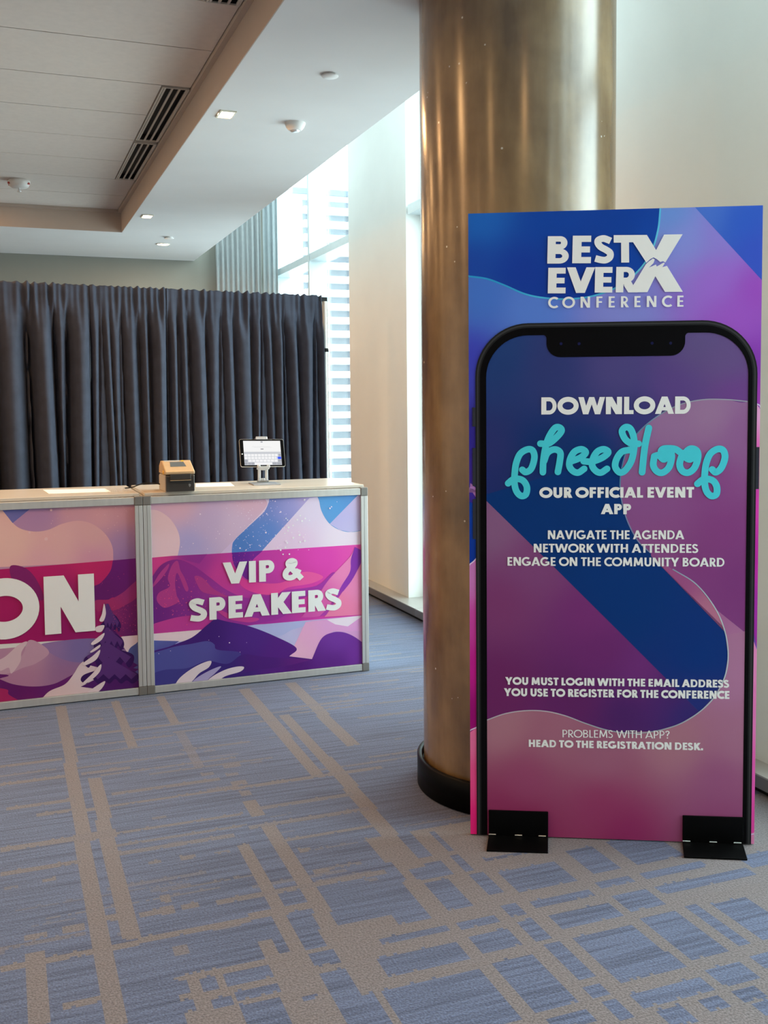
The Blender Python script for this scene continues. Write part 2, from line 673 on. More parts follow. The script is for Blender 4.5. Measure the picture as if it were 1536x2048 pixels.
# ================================================================== THE SETTING
# carpet: a woven plaid, tan bands on blue, laid out as a grid of tufts
def carpet():
    x0, x1, y0, y1, st = -1.0, WX + .2, 1.2, 8.2, .01
    nx, ny = int(round((x1 - x0) / st)), int(round((y1 - y0) / st))
    K = np.zeros((ny, nx), np.float32)

    def rect(xa, xb, ya, yb, val=1.):
        i0, i1 = max(0, int(round((xa - x0) / st))), min(nx, int(round((xb - x0) / st)))
        j0, j1 = max(0, int(round((ya - y0) / st))), min(ny, int(round((yb - y0) / st)))
        if i1 > i0 and j1 > j0:
            K[j0:j1, i0:i1] = val

    def A2(x, y):
        return onz(x / 2, 1360 + y / 2)

    def A4(x, y):
        return onz(768 + x / 2, 1560 + y / 2)

    def vrun(f, pts, w, val=1.):
        P = [f(*p) for p in pts]
        for a, c in zip(P[:-1], P[1:]):
            xm = (a[0] + c[0]) / 2
            rect(xm - w / 2, xm + w / 2, min(a[1], c[1]) - .005, max(a[1], c[1]) + .005, val)

    def hrun(f, pts, h, val=1.):
        P = [f(*p) for p in pts]
        for a, c in zip(P[:-1], P[1:]):
            ym = (a[1] + c[1]) / 2
            rect(min(a[0], c[0]), max(a[0], c[0]), ym - h / 2, ym + h / 2, val)

    def blue(f, fl, nr):
        a, c = f(*fl), f(*nr)
        rect(min(a[0], c[0]) - .006, max(a[0], c[0]) + .006, min(a[1], c[1]) - .009, max(a[1], c[1]) + .009, 0.)

    r = np.random.default_rng(5)
    for _ in range(240):                    # short lateral runs
        yc, xa = r.uniform(2.7, 8.), r.uniform(-1., 2.6)
        ln, h = r.choice([.05, .08, .12, .3, .5]), r.choice([.01, .02, .02])
        rect(xa, xa + ln, yc, yc + h, r.uniform(.35, .8))
    # tightly woven zone nearest the camera: tan ground with blue fields
    rect(.37, x1, y0, 2.60)
    rect(1.20, x1, 2.55, 2.92)
    rect(1.10, 1.62, 2.6, 3.10)
    for fl, nr in (((-20, 460), (180, 545)), ((170, 420), (345, 495)), ((95, 350), (265, 370)), ((275, 305), (350, 355)), ((345, 380), (465, 445)), ((470, 370), (765, 400)),
                   ((590, 490), (835, 455)), ((660, 545), (945, 540)), ((740, 290), (935, 350)), ((860, 415), (990, 400)), ((930, 470), (1115, 490)), ((1090, 430), (1480, 375)),
                   ((1040, 560), (1370, 680)), ((770, 635), (1115, 690)), ((890, 750), (1195, 745)), ((295, 575), (450, 560)), ((-10, 640), (255, 600)), ((345, 630), (540, 650)),
                   ((545, 575), (660, 625)), ((645, 665), (830, 780)), ((-10, 720), (335, 705)), ((445, 740), (760, 880)), ((10, 850), (540, 945)), ((485, 510), (550, 530)),
                   ((1210, 510), (1460, 650)), ((1325, 500), (1640, 600)), ((1000, 860), (1305, 830)), ((1300, 765), (1490, 785)), ((805, 840), (890, 850)), ((880, 895), (980, 940)),
                   ((1270, 890), (1380, 900)), ((1400, 850), (1510, 860)), ((1110, 930), (1250, 960)), ((1480, 900), (1600, 930)), ((1480, 710), (1600, 720)), ((660, 960), (830, 960)),
                   ((900, 250), (1190, 300)), ((1030, 380), (1280, 340)), ((1420, 310), (1640, 310)), ((410, 320), (560, 290)), ((10, 180), (185, 300)), ((190, 210), (275, 280)), ((60, 90), (130, 130)), ((-60, 350), (80, 400))):
        blue(A4, fl, nr)
    for fl, nr in (((585, 1060), (1050, 1110)), ((1060, 960), (1165, 1080)), ((1150, 940), (1300, 1060)), ((1020, 870), (1090, 930)), ((1110, 850), (1225, 900)), ((1240, 1100), (1365, 1120)),
                   ((905, 1185), (1090, 1180)), ((800, 1200), (870, 1230)), ((945, 1260), (1115, 1240)), ((850, 1285), (930, 1290)), ((500, 1255), (750, 1240)), ((500, 1345), (780, 1310)), ((1220, 1270), (1265, 1265)),
                   ((980, 1310), (1170, 1400)), ((1290, 1180), (1560, 1370)), ((1310, 910), (1540, 850)), ((570, 1010), (980, 920)), ((480, 1090), (520, 1140)), ((620, 1180), (780, 1160))):
        blue(A2, fl, nr)
    for pts, w in (([(245, 105), (285, 330), (330, 620), (370, 880), (425, 1160), (460, 1376), (480, 1600)], .052), ([(380, 395), (410, 560), (440, 700), (480, 830), (535, 1030)], .050), ([(470, 85), (525, 270)], .045),
                   ([(650, 65), (690, 180)], .042), ([(980, 35), (1060, 140), (1150, 230), (1270, 390)], .055), ([(1130, 140), (1300, 310), (1400, 430), (1480, 520), (1560, 620), (1650, 750)], .058), ([(1170, 10), (1290, 140), (1410, 260)], .058),
                   ([(1005, 485), (1030, 540)], .05), ([(1060, 580), (1150, 700), (1220, 810), (1290, 930), (1350, 1050), (1420, 1150), (1480, 1250)], .050), ([(970, 660), (1050, 800), (1120, 940), (1190, 1080)], .036), ([(145, 1095), (148, 1376), (150, 1600)], .05)):
        vrun(A2, pts, w)
    vrun(A2, [(735, 210), (780, 345)], .04, .5)
    for pts, h, v in (([(340, 222), (740, 170), (1050, 135)], .025, .9), ([(110, 267), (260, 250)], .02, .9), ([(300, 272), (700, 217), (1100, 152)], .022, .8), ([(0, 345), (250, 315)], .028, .9), ([(300, 300), (760, 242)], .02, .6), ([(310, 345), (740, 300)], .02, .6),
                      ([(320, 372), (520, 357)], .03, .8), ([(0, 415), (270, 385)], .028, .9), ([(400, 375), (950, 315)], .02, .7), ([(440, 452), (880, 402)], .025, .8), ([(30, 512), (300, 480)], .024, .9), ([(430, 502), (900, 442), (1300, 377), (1536, 352)], .028, .9),
                      ([(150, 540), (300, 520)], .026, .9), ([(0, 680), (310, 635)], .045, .9), ([(310, 640), (470, 610)], .07, .9), ([(470, 605), (980, 540)], .026, .9), ([(1040, 520), (1400, 450)], .024, .8), ([(470, 650), (1000, 590), (1480, 512)], .026, .8), ([(470, 692), (940, 625)], .024, .8), ([(0, 772), (330, 732)], .034, .9),
                      ([(1130, 650), (1530, 572)], .026, .9), ([(0, 1155), (100, 1140), (380, 1085), (560, 1050), (1000, 952), (1280, 890)], .036, 1.), ([(860, 888), (1240, 822), (1540, 762)], .03, .9), ([(250, 1312), (420, 1272)], .034, 1.), ([(390, 960), (470, 945)], .04, 1.), ([(310, 525), (430, 505)], .03, 1.),
                      ([(165, 802), (230, 798)], .026, .9), ([(10, 832), (75, 825)], .022, .6), ([(590, 732), (650, 728)], .02, .8), ([(720, 712), (785, 705)], .026, .9), ([(860, 690), (920, 685)], .02, .8), ([(90, 1030), (190, 1018)], .034, .9), ([(250, 1000), (340, 985)], .034, .9), ([(560, 940), (640, 925)], .03, .9), ([(640, 880), (680, 875)], .05, .9), ([(640, 925), (700, 915)], .05, .9),
                      ([(720, 910), (800, 898)], .03, .9), ([(1200, 682), (1250, 678)], .03, .9), ([(1250, 770), (1310, 760)], .03, .9), ([(890, 345), (960, 340)], .05, .7), ([(905, 380), (960, 376)], .03, .7), ([(800, 378), (860, 372)], .03, .7), ([(360, 115), (400, 112)], .03, .6), ([(355, 135), (400, 132)], .03, .6), ([(360, 160), (410, 156)], .03, .6), ([(340, 190), (440, 180)], .03, .6),
                      ([(800, 55), (870, 60)], .06, .6), ([(700, 1085), (750, 1075)], .05, .8), ([(930, 415), (985, 410)], .05, .8), ([(960, 455), (1000, 450)], .05, .8)):
        hrun(A2, pts, h, v)
    for _ in range(8):
        xa, ya = r.uniform(1.2, 2.5), r.uniform(4.6, 7.6)
        rect(xa, xa + .05, ya, ya + r.uniform(.5, 1.6), .8)
    for _ in range(26):
        xa, ya = r.uniform(1.2, 2.4), r.uniform(3.9, 7.6)
        rect(xa, xa + r.uniform(.2, .9), ya, ya + .025, .8)
    # the two bands keep their ragged edge
    jag = r.random(K.shape)
    E_ = np.roll(K, 1, 0)
    K = np.where((jag < .10), E_, K)
    xs, ys = np.linspace(x0, x0 + nx * st, nx + 1), np.linspace(y0, y0 + ny * st, ny + 1)
    XX, YY = np.meshgrid(xs, ys)
    co = np.stack([XX.ravel(), YY.ravel(), np.zeros(XX.size)], 1).astype(np.float32)
    ids = np.arange((nx + 1) * (ny + 1)).reshape(ny + 1, nx + 1)
    q = np.stack([ids[:-1, :-1].ravel(), ids[:-1, 1:].ravel(), ids[1:, 1:].ravel(), ids[1:, :-1].ravel()], 1)
    # the plain rest of the room around the grid
    xe, ye = x0 + nx * st, y0 + ny * st
    ex = [(LEFT, FRONT), (x0, FRONT), (x0, BACK), (LEFT, BACK), (x0, FRONT), (xe, FRONT), (xe, y0), (x0, y0), (x0, ye), (xe, ye), (xe, BACK), (x0, BACK)]
    k0 = len(co)
    co = np.concatenate([co, np.array([(a, b, 0.) for a, b in ex], np.float32)])
    q = np.concatenate([q, np.arange(12).reshape(3, 4) + k0])
    me = bpy.data.meshes.new('floor')
    me.vertices.add(len(co))
    me.vertices.foreach_set('co', co.ravel())
    me.loops.add(q.size)
    me.loops.foreach_set('vertex_index', q.ravel().astype(np.int32))
    me.polygons.add(len(q))
    me.polygons.foreach_set('loop_start', np.arange(0, q.size, 4, dtype=np.int32))
    me.update(calc_edges=True)
    at = me.attributes.new('tan', 'FLOAT', 'FACE')
    at.data.foreach_set('value', np.concatenate([K.ravel(), np.array([.35, .35, .35], np.float32)]).astype(np.float32))
    m = bpy.data.materials.new('plaid_carpet')
    m.use_nodes = True
    n, l = m.node_tree.nodes, m.node_tree.links
    b = n['Principled BSDF']
    b.inputs['Roughness'].default_value = .95
    b.inputs['Specular IOR Level'].default_value = .1
    b.inputs['Sheen Weight'].default_value = .22
    a = n.new('ShaderNodeAttribute')
    a.attribute_name = 'tan'
    t = n.new('ShaderNodeTexCoord')
    mpn = n.new('ShaderNodeMapping')
    mpn.inputs['Scale'].default_value = (2.2, 60, 1)
    l.new(t.outputs['Object'], mpn.inputs[0])
    st1 = n.new('ShaderNodeTexNoise')
    st1.inputs['Scale'].default_value = 1.
    st1.inputs['Detail'].default_value = 3
    l.new(mpn.outputs[0], st1.inputs[0])
    r1 = n.new('ShaderNodeValToRGB')
    r1.color_ramp.elements[0].position = .32
    r1.color_ramp.elements[0].color = (*CARPET_BLUE_DARK, 1)
    r1.color_ramp.elements[1].position = .58
    r1.color_ramp.elements[1].color = (*CARPET_BLUE, 1)
    l.new(st1.outputs[0], r1.inputs[0])
    fz = n.new('ShaderNodeTexNoise')
    fz.inputs['Scale'].default_value = 170
    fz.inputs['Detail'].default_value = 3
    l.new(t.outputs['Object'], fz.inputs[0])
    mx = n.new('ShaderNodeMix')
    mx.data_type = 'RGBA'
    l.new(r1.outputs[0], mx.inputs[6])
    mx.inputs[7].default_value = (*CARPET_TAN, 1)
    ma = n.new('ShaderNodeMath')
    ma.operation = 'MULTIPLY'
    ma.inputs[1].default_value = .88
    l.new(a.outputs['Fac'], ma.inputs[0])
    l.new(ma.outputs[0], mx.inputs[0])
    mr = n.new('ShaderNodeMapRange')
    mr.inputs['From Min'].default_value = .3
    mr.inputs['From Max'].default_value = .7
    mr.inputs['To Min'].default_value = .62
    mr.inputs['To Max'].default_value = 1.38
    l.new(fz.outputs[0], mr.inputs['Value'])
    sc = n.new('ShaderNodeVectorMath')
    sc.operation = 'SCALE'
    l.new(mx.outputs[2], sc.inputs[0])
    l.new(mr.outputs[0], sc.inputs['Scale'])
    l.new(sc.outputs[0], b.inputs['Base Color'])
    bpn = n.new('ShaderNodeBump')
    bpn.inputs['Strength'].default_value = .5
    bpn.inputs['Distance'].default_value = .004
    l.new(fz.outputs[0], bpn.inputs['Height'])
    l.new(bpn.outputs[0], b.inputs['Normal'])
    me.materials.append(m)
    o = bpy.data.objects.new('floor', me)
    COL.objects.link(o)
    struct(o)


CARPET_BLUE = (.090, .112, .198)
CARPET_BLUE_DARK = (.046, .057, .110)
CARPET_TAN = (.158, .130, .128)
carpet()

# walls
b = MB()
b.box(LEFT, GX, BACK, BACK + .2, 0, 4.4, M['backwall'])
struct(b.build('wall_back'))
b = MB()
b.box(LEFT - .2, LEFT, FRONT, BACK, 0, 4.4, M['wall'])
struct(b.build('wall_left'))
b = MB()
b.box(LEFT, GX + .3, FRONT - .2, FRONT, 0, 4.4, M['wall'])
struct(b.build('wall_front'))
for k, (y0, y1) in enumerate(((6.57, 7.80), (2.84, 4.08), (-.88, .36), (FRONT, -3.36))):
    b = MB()
    b.box(WX, GX + .25, y0, y1, 0, 4.4, M['wall'])
    struct(b.build('wall_right'))

# soffit with the coffer cut out of it, its open edge along the window wall
b = MB()
SE = 1.90                                   # soffit edge
CX, CY = 1.02, 8.887                        # inner corner of the coffer
b.box(CX, SE, FRONT, BACK, SOF, SOF + .26, M['soffit'])
b.box(LEFT, CX, CY, BACK, SOF, SOF + .26, M['soffit'])
struct(b.build('ceiling'))
b = MB()
b.box(SE - .02, SE, FRONT, BACK, SOF + .26, 4.4, M['soffit'])
b.box(SE - .02, GX + .3, FRONT, BACK, 4.4, 4.5, M['soffit'])
struct(b.build('ceiling'))
# painted sides of the coffer and its stepped trim
b = MB()
b.box(CX - .004, CX, FRONT, CY, SOF + .0005, COF + .05, M['cofferside'])
b.box(LEFT, CX, CY - .004, CY, SOF + .0005, COF + .05, M['cofferside'])
b.box(CX - .03, CX - .004, FRONT, CY - .004, COF - .022, COF + .05, M['cofferside'])
b.box(LEFT, CX - .03, CY - .03, CY - .004, COF - .022, COF + .05, M['cofferside'])
struct(b.build('trim_1'))
# tiles
seams = [8.86, 8.28, 7.70, 7.125, 6.55, 5.97, 5.395, 4.81, 4.235, 3.65, 3.07, 2.49, 1.9, 1.3, .7, .1, -1, -2, -3, -4, -5, -5.99]
b = MB()
VX0, VX1 = .845, .985                       # the slot of the linear air vents
for k in range(len(seams) - 1):
    ya, yb = seams[k + 1] + .004, seams[k] - .004
    if yb < 7.71 and ya > 5.3 or (yb < 4.3 and ya > 3.0):
        b.box(LEFT, VX0 - .006, ya, yb, COF, COF + .02, M['coffer'])
        b.box(VX1 + .006, CX - .03, ya, yb, COF, COF + .02, M['coffer'])
    else:
        b.box(LEFT, CX - .034, ya, yb, COF, COF + .02, M['coffer'])
b.box(LEFT, CX, FRONT, CY, COF + .05, COF + .07, M['joint'])
struct(b.build('ceiling'))


# linear slot vents
def air_vent(y0, y1, label):
    r = empty('air_vent', ((VX0 + VX1) / 2, (y0 + y1) / 2, COF))
    tag(r, label, 'air vent', 'linear slot vents in the tile ceiling')
    hw, hl = (VX1 - VX0) / 2, (y1 - y0) / 2
    f = MB()
    for x in (-hw, hw - .008):
        f.box(x, x + .008, -hl, hl, -.006, .03, M['vent'])
    for y in (-hl, hl - .01):
        f.box(-hw + .008, hw - .008, y, y + .01, -.006, .03, M['vent'])
    f.build('vent_frame', r)
    for k in (-1, 0, 1, 2):
        s = MB()
        x = -hw + .008 + (k + 1) * .0375 + .003
        s.box(x, x + .010, -hl + .01, hl - .01, -.005, .002, M['vent'])
        s.build('slat', r)
    d = MB()
    d.box(-hw, hw, -hl, hl, .034, .045, M['dark'])
    d.box(-hw + .0085, -hw + .0095, -hl + .0105, hl - .0105, .001, .034, M['dark'])
    d.box(hw - .0095, hw - .0085, -hl + .0105, hl - .0105, .001, .034, M['dark'])
    d.box(-hw + .0095, hw - .0095, hl - .0115, hl - .0105, .001, .034, M['dark'])
    d.build('vent_backing', r)
    return r


air_vent(5.41, 6.525, 'middle linear slot vent with three dark slots, right of the ceiling tile seams')
air_vent(6.59, 7.665, 'farthest linear slot vent, just past the joint with the middle vent in the tile ceiling')
air_vent(3.12, 4.235, 'nearest linear slot vent, cut off by the top of the photo')


# ---- window wall
def glass_mat():
    m = bpy.data.materials.new('window_glass')
    m.use_nodes = True
    n, l = m.node_tree.nodes, m.node_tree.links
    n.remove(n['Principled BSDF'])
    tr = n.new('ShaderNodeBsdfTransparent')
    tr.inputs[0].default_value = (.90, .96, .95, 1)
    gl = n.new('ShaderNodeBsdfGlossy')
    gl.inputs['Roughness'].default_value = .02
    fr = n.new('ShaderNodeFresnel')
    fr.inputs[0].default_value = 1.45
    k = n.new('ShaderNodeMath')
    k.operation = 'MULTIPLY'
    k.inputs[1].default_value = .6
    l.new(fr.outputs[0], k.inputs[0])
    mx = n.new('ShaderNodeMixShader')
    l.new(k.outputs[0], mx.inputs[0])
    l.new(tr.outputs[0], mx.inputs[1])
    l.new(gl.outputs[0], mx.inputs[2])
    l.new(mx.outputs[0], n['Material Output'].inputs[0])
    return m


M['glass'] = glass_mat()
ZL = .078                                   # top of the ledge
for k, (y0, y1) in enumerate(((7.80, BACK), (4.08, 6.57), (.36, 2.84), (-3.36, -.88)), 1):
    r = struct(empty('window_%d' % k, (GX, y0, 0)))
    L = y1 - y0
    ys = [0, 1.23, L] if k > 1 else [0, 1.13, 2.37, L]
    f = MB()
    f.box(0, .06, 0, L, ZL, ZL + .03, M['frame'])
    f.box(-.03, .0, 0, .05, ZL, 4.4, M['frame'])
    if k > 1:
        f.box(-.03, .0, L - .05, L, ZL, 4.4, M['frame'])
    f.box(0, .06, 0, L, 4.34, 4.4, M['frame'])
    f.build('window_frame', r)
    for y in ys[1:-1]:
        g = MB()
        g.box(WX - GX, .0, y - .022, y + .022, ZL, 4.4, M['frame'])
        g.build('mullion', r)
    for a, c in zip(ys[:-1], ys[1:]):
        g = MB()
        g.box(WX - GX + .006, .0, a + .022 if a else 0, c - .022, 2.765, 2.83, M['frame'])
        g.build('transom', r)
        for z0, z1 in ((ZL + .03, 2.765), (2.83, 4.34)):
            p = MB()
            p.box(.002, .010, a + .022, c - .022, z0, z1, M['glass'])
            p.build('window_pane', r)

# low metal ledge along the foot of the window wall
b = MB()
for (y0, y1) in ((-5.9, 2.2), (2.204, 6.2), (6.204, 10.38)):
    b.box(2.573, GX + .05, y0, y1, ZL - .006, ZL, M['ledge'])
    b.box(2.573, 2.579, y0, y1, .026, ZL - .006, M['ledgeface'])
b.box(2.6, 2.61, -5.9, 10.38, 0, .03, M['black'])  # recessed strip coloured black for the shadow gap under the ledge
struct(b.build('baseboard_right'))

# ---- column
PXc, PYc, PR = 1.82, 3.37, .358


def column_mat():
    m = bpy.data.materials.new('polished_concrete')
    m.use_nodes = True
    n, l = m.node_tree.nodes, m.node_tree.links
    b = n['Principled BSDF']
    t = n.new('ShaderNodeTexCoord')

    def noise(scale, sz, detail=6):
        mpn = n.new('ShaderNodeMapping')
        mpn.inputs['Scale'].default_value = (1, 1, sz)
        l.new(t.outputs['Object'], mpn.inputs[0])
        z = n.new('ShaderNodeTexNoise')
        z.inputs['Scale'].default_value = scale
        z.inputs['Detail'].default_value = detail
        l.new(mpn.outputs[0], z.inputs[0])
        return z.outputs[0]
    r = n.new('ShaderNodeValToRGB')
    r.color_ramp.elements[0].position = .37
    r.color_ramp.elements[0].color = (*COL_DARK, 1)
    r.color_ramp.elements[1].position = .64
    r.color_ramp.elements[1].color = (*COL_LIGHT, 1)
    a = n.new('ShaderNodeMath')
    a.operation = 'ADD'
    h1 = n.new('ShaderNodeMath')
    h1.operation = 'MULTIPLY'
    h1.inputs[1].default_value = .5
    h2 = n.new('ShaderNodeMath')
    h2.operation = 'MULTIPLY'
    h2.inputs[1].default_value = .5
    l.new(noise(4.5, 1.), h1.inputs[0])
    l.new(noise(11., .22), h2.inputs[0])
    l.new(h1.outputs[0], a.inputs[0])
    l.new(h2.outputs[0], a.inputs[1])
    l.new(a.outputs[0], r.inputs[0])
    # small pale flecks
    vo = n.new('ShaderNodeTexVoronoi')
    vo.inputs['Scale'].default_value = 22
    l.new(t.outputs['Object'], vo.inputs[0])
    lt = n.new('ShaderNodeMath')
    lt.operation = 'LESS_THAN'
    lt.inputs[1].default_value = .085
    l.new(vo.outputs['Distance'], lt.inputs[0])
    gt = n.new('ShaderNodeMath')
    gt.operation = 'MULTIPLY'
    l.new(lt.outputs[0], gt.inputs[0])
    gg = n.new('ShaderNodeMath')
    gg.operation = 'GREATER_THAN'
    gg.inputs[1].default_value = .60
    l.new(noise(3., 1., 1), gg.inputs[0])
    l.new(gg.outputs[0], gt.inputs[1])
    mx = n.new('ShaderNodeMix')
    mx.data_type = 'RGBA'
    l.new(gt.outputs[0], mx.inputs[0])
    l.new(r.outputs[0], mx.inputs[6])
    mx.inputs[7].default_value = (.55, .5, .42, 1)
    l.new(mx.outputs[2], b.inputs['Base Color'])
    b.inputs['Roughness'].default_value = .24
    b.inputs['Specular IOR Level'].default_value = .9
    b.inputs['Anisotropic'].default_value = .52
    tg = n.new('ShaderNodeTangent')
    tg.direction_type = 'RADIAL'
    tg.axis = 'Z'
    l.new(tg.outputs[0], b.inputs['Tangent'])
    b.inputs['Anisotropic Rotation'].default_value = .25
    bpn = n.new('ShaderNodeBump')
    bpn.inputs['Strength'].default_value = .10
    bpn.inputs['Distance'].default_value = .01
    l.new(noise(7., .35, 2), bpn.inputs['Height'])
    l.new(bpn.outputs[0], b.inputs['Normal'])
    return m


COL_DARK = (.108, .060, .023)
COL_LIGHT = (.265, .172, .082)
M['concrete'] = column_mat()
r = tag(empty('column', (PXc, PYc, 0)), 'thick round polished concrete column standing behind the tall phone sign', 'column')
b = MB()
b.lathe([(PR, 0), (PR, 4.4)], (0, 0, 0), M['concrete'], 128)
b.build('shaft', r)
b = MB()
b.lathe([(.362, .004), (.384, .004), (.384, .112), (.380, .116), (.368, .116), (.364, .112), (.362, .09)], (0, 0, 0), M['blackgloss'], 128)
b.build('base_ring', r)['label'] = 'black base ring of the column'

# ---- ceiling fittings
def square_downlight(x, y, label):
    r = tag(empty('downlight', (x, y, SOF)), label, 'ceiling light', 'recessed downlights in the soffit')
    f = MB()
    o, i, ox, ix = .066, .056, .041, .033
    for (xa, xb, ya, yb) in ((-ox, ox, -o, -i), (-ox, ox, i, o), (-ox, -ix, -i, i), (ix, ox, -i, i)):
        f.box(xa, xb, ya, yb, -.006, 0, M['trimwhite'])
    f.build('trim', r)
    d = MB()
    d.box(-ix, ix, -i, i, -.003, -.001, M['lamp'])
    d.build('diffuser', r)
    return r


square_downlight(1.121, 5.154, 'nearest lit square downlight, beside the coffer edge in the white soffit')
square_downlight(1.118, 8.067, 'far lit square downlight near the corner of the coffer')
r = tag(empty('downlight', (1.44, 9.397, SOF)), 'lit round downlight close to the far wall, above the dark drapes', 'ceiling light', 'recessed downlights in the soffit')
b = MB()
b.lathe([(.052, 0), (.062, 0), (.062, -.006), (.052, -.006), (.052, 0)], (0, 0, 0), M['trimwhite'], 40)
b.build('trim', r)
b = MB()
b.lathe([(.0, -.004), (.052, -.004)], (0, 0, 0), M['lamp'], 40)
b.build('diffuser', r)

r = tag(empty('smoke_detector', (1.496, 5.198, SOF)), 'white bowl-shaped smoke detector on the soffit, right of the nearest square downlight', 'smoke detector')
b = MB()
b.lathe([(.0, -.040), (.030, -.040), (.034, -.038), (.047, -.024), (.054, -.007), (.055, 0)], (0, 0, 0), M['detector'], 40)
b.build('housing', r)
b = MB()
b.lathe([(.0, -.045), (.022, -.045), (.024, -.040)], (0, 0, 0), M['steel'], 30)
b.build('sensor_cap', r)
r = tag(empty('sprinkler_cover', (1.431, 4.396, SOF)), 'flat round white sprinkler cover, nearest disc on the soffit', 'sprinkler cover')
b = MB()
b.lathe([(.0, -.011), (.036, -.011), (.038, -.009), (.038, -.006), (.030, -.005), (.030, 0)], (0, 0, 0), M['white'], 40)
b.build('cover_plate', r)
r = tag(empty('sprinkler_cover', (1.432, 8.997, SOF)), 'small flat sprinkler cover just past the lit round downlight', 'sprinkler cover')
b = MB()
b.lathe([(.0, -.014), (.040, -.014), (.043, -.011), (.03, -.006), (.03, 0)], (0, 0, 0), M['white'], 40)
b.build('cover_plate', r)
r = tag(empty('smoke_detector', (.185, 7.944, COF)), 'smoke detector with red marks under the tile ceiling at the far left', 'smoke detector')
b = MB()
b.lathe([(.0, -.058), (.05, -.058), (.068, -.045), (.078, -.022), (.078, -.008), (.07, 0)], (0, 0, 0), M['detector'], 40)
b.build('housing', r)
for a in (150, 200, 330, 30):
    b = MB()
    ca, sa = math.cos(math.radians(a)), math.sin(math.radians(a))
    b.lathe([(.0, -.006), (.012, -.006), (.012, .006), (0, .006)], (.072 * ca, .072 * sa, -.03), M['red'], 12)
    b.build('red_mark', r)
b = MB()
b.lathe([(.0, -.085), (.014, -.085), (.014, -.078), (.006, -.074), (.008, -.058)], (0, 0, 0), M['steel'], 24)
b.build('sensor_tip', r)


# ---- curtains by the far window
def fold_sheet(name, A, B, z0, z1, folds, amp, m, seed, parent=None):
    r = random.Random(seed)
    n, nz = folds * 12, 10
    A, B = np.array(A), np.array(B)
    d = (B - A)
    L = np.linalg.norm(d)
    t = d / L
    nn = np.array([t[1], -t[0]])
    ph = [r.uniform(.8, 1.25) for _ in range(folds + 1)]
    V, F = [], []
    for j in range(nz + 1):
        z = z1 + (z0 - z1) * j / nz
        for i in range(n + 1):
            s = i / n
            k = min(folds - 1, int(s * folds))
            off = amp * ph[k] * math.sin(2 * PI * s * folds + .3 * math.sin(3 * s * folds)) * (.75 + .25 * j / nz)
            p = A + d * s + nn * off
            V.append((p[0], p[1], z))
    for j in range(nz):
        for i in range(n):
            a = j * (n + 1) + i
            F.append((a, a + 1, a + n + 2, a + n + 1))
    b = MB()
    b.add(V, F, m, True)
    o = b.build(name, parent)
    s = o.modifiers.new('cloth', 'SOLIDIFY')
    s.thickness = .004
    return o


tag(fold_sheet('curtain', (2.11, 10.30), (2.545, 10.16), .02, 4.3, 9, .012, M['sheer'], 3),
    'pale grey gathered curtain in the far corner behind the drapes', 'curtain', 'curtains at the far window')
tag(fold_sheet('curtain', (2.545, 10.06), (2.66, 9.93), .09, 4.3, 3, .018, M['sheer2'], 5),
    'narrow blue-grey curtain beside the far window frame', 'curtain', 'curtains at the far window')


# ================================================================== THE DRAPES
DZ = 2.2
DA, DB = onz(-420, 553, DZ), onz(637, 599, DZ)
dd = (DB - DA) / np.linalg.norm(DB - DA)
dang = math.atan2(dd[1], dd[0])
ONE = np.linalg.norm(DB - DA)


def drape(s0, s1, z0, label, seed, kinds):
    """one cloth panel gathered on the crossbar, hanging in uneven folds"""
    r = random.Random(seed)
    root_ = empty('drape', (DA[0], DA[1], 0), dang)
    n = int((s1 - s0) / .005)
    nz = 56
    edges = []                                # uneven fold lines
    x = s0
    while x < s1:
        wdt = r.choice(kinds) * r.uniform(.75, 1.3)
        edges.append((x, wdt, r.uniform(.6, 1.25), r.uniform(-.03, .03)))
        x += wdt
    ruf = [(r.uniform(70, 170), r.uniform(0, 6), r.uniform(.5, 1.)) for _ in range(6)]
    V, F = [], []
    for j in range(nz + 1):
        q = j / nz
        z = DZ + .03 + (z0 - DZ - .03) * q ** 1.5
        dep = DZ - z
        k = min(1., max(0., (dep - .02) / .35))
        k = k * k * (3 - 2 * k)
        for i in range(n + 1):
            s = s0 + (s1 - s0) * i / n
            # ruffles in the rod pocket
            ru = sum(a * math.sin(f * s + p + 2. * math.sin(3.1 * s + p)) for f, p, a in ruf) / 3
            y = -.020 - .019 * ru * (1 - .82 * k) * (1. if dep > .02 else .7)
            if .155 < dep < .20:                # stitched foot of the rod pocket
                y += .006
            # long folds
            for (ex, w, am, dr) in edges:
                e0 = ex + dr * dep
                if e0 <= s < e0 + w:
                    u = (s - e0) / w
                    sh = (math.sin(PI * u)) ** .7 - .6
                    y -= k * am * .125 * sh * (w / .1) ** .6
                    break
            y -= .035 * k * math.sin(1.9 * s + seed) * dep / DZ
            de = s1 - s if s1 < ONE - .1 else 1.  # the right hem tucks in behind the next panel
            if de < .03:
                y += .05 * ((.03 - de) / .03) ** 2 * (.4 + .6 * k)
            zz = z
            if j == 1:
                zz = DZ + .028 + .010 * ru
            if j == 0:                          # over the rail and down behind it
                zz = DZ + .020 + .008 * ru
                y = .032
            V.append((s, y, zz))
    for j in range(nz):
        for i in range(n):
            a = j * (n + 1) + i
            F.append((a, a + n + 1, a + n + 2, a + 1))
    b = MB()
    b.add(V, F, M['drape'], True)
    o = b.build('cloth', root_)
    sm = o.modifiers.new('smooth', 'SMOOTH')
    sm.iterations = 1
    sm.factor = .5
    so = o.modifiers.new('cloth', 'SOLIDIFY')
    so.thickness = .004
    tag(root_, label, 'drape', 'charcoal drape panels')
    return root_


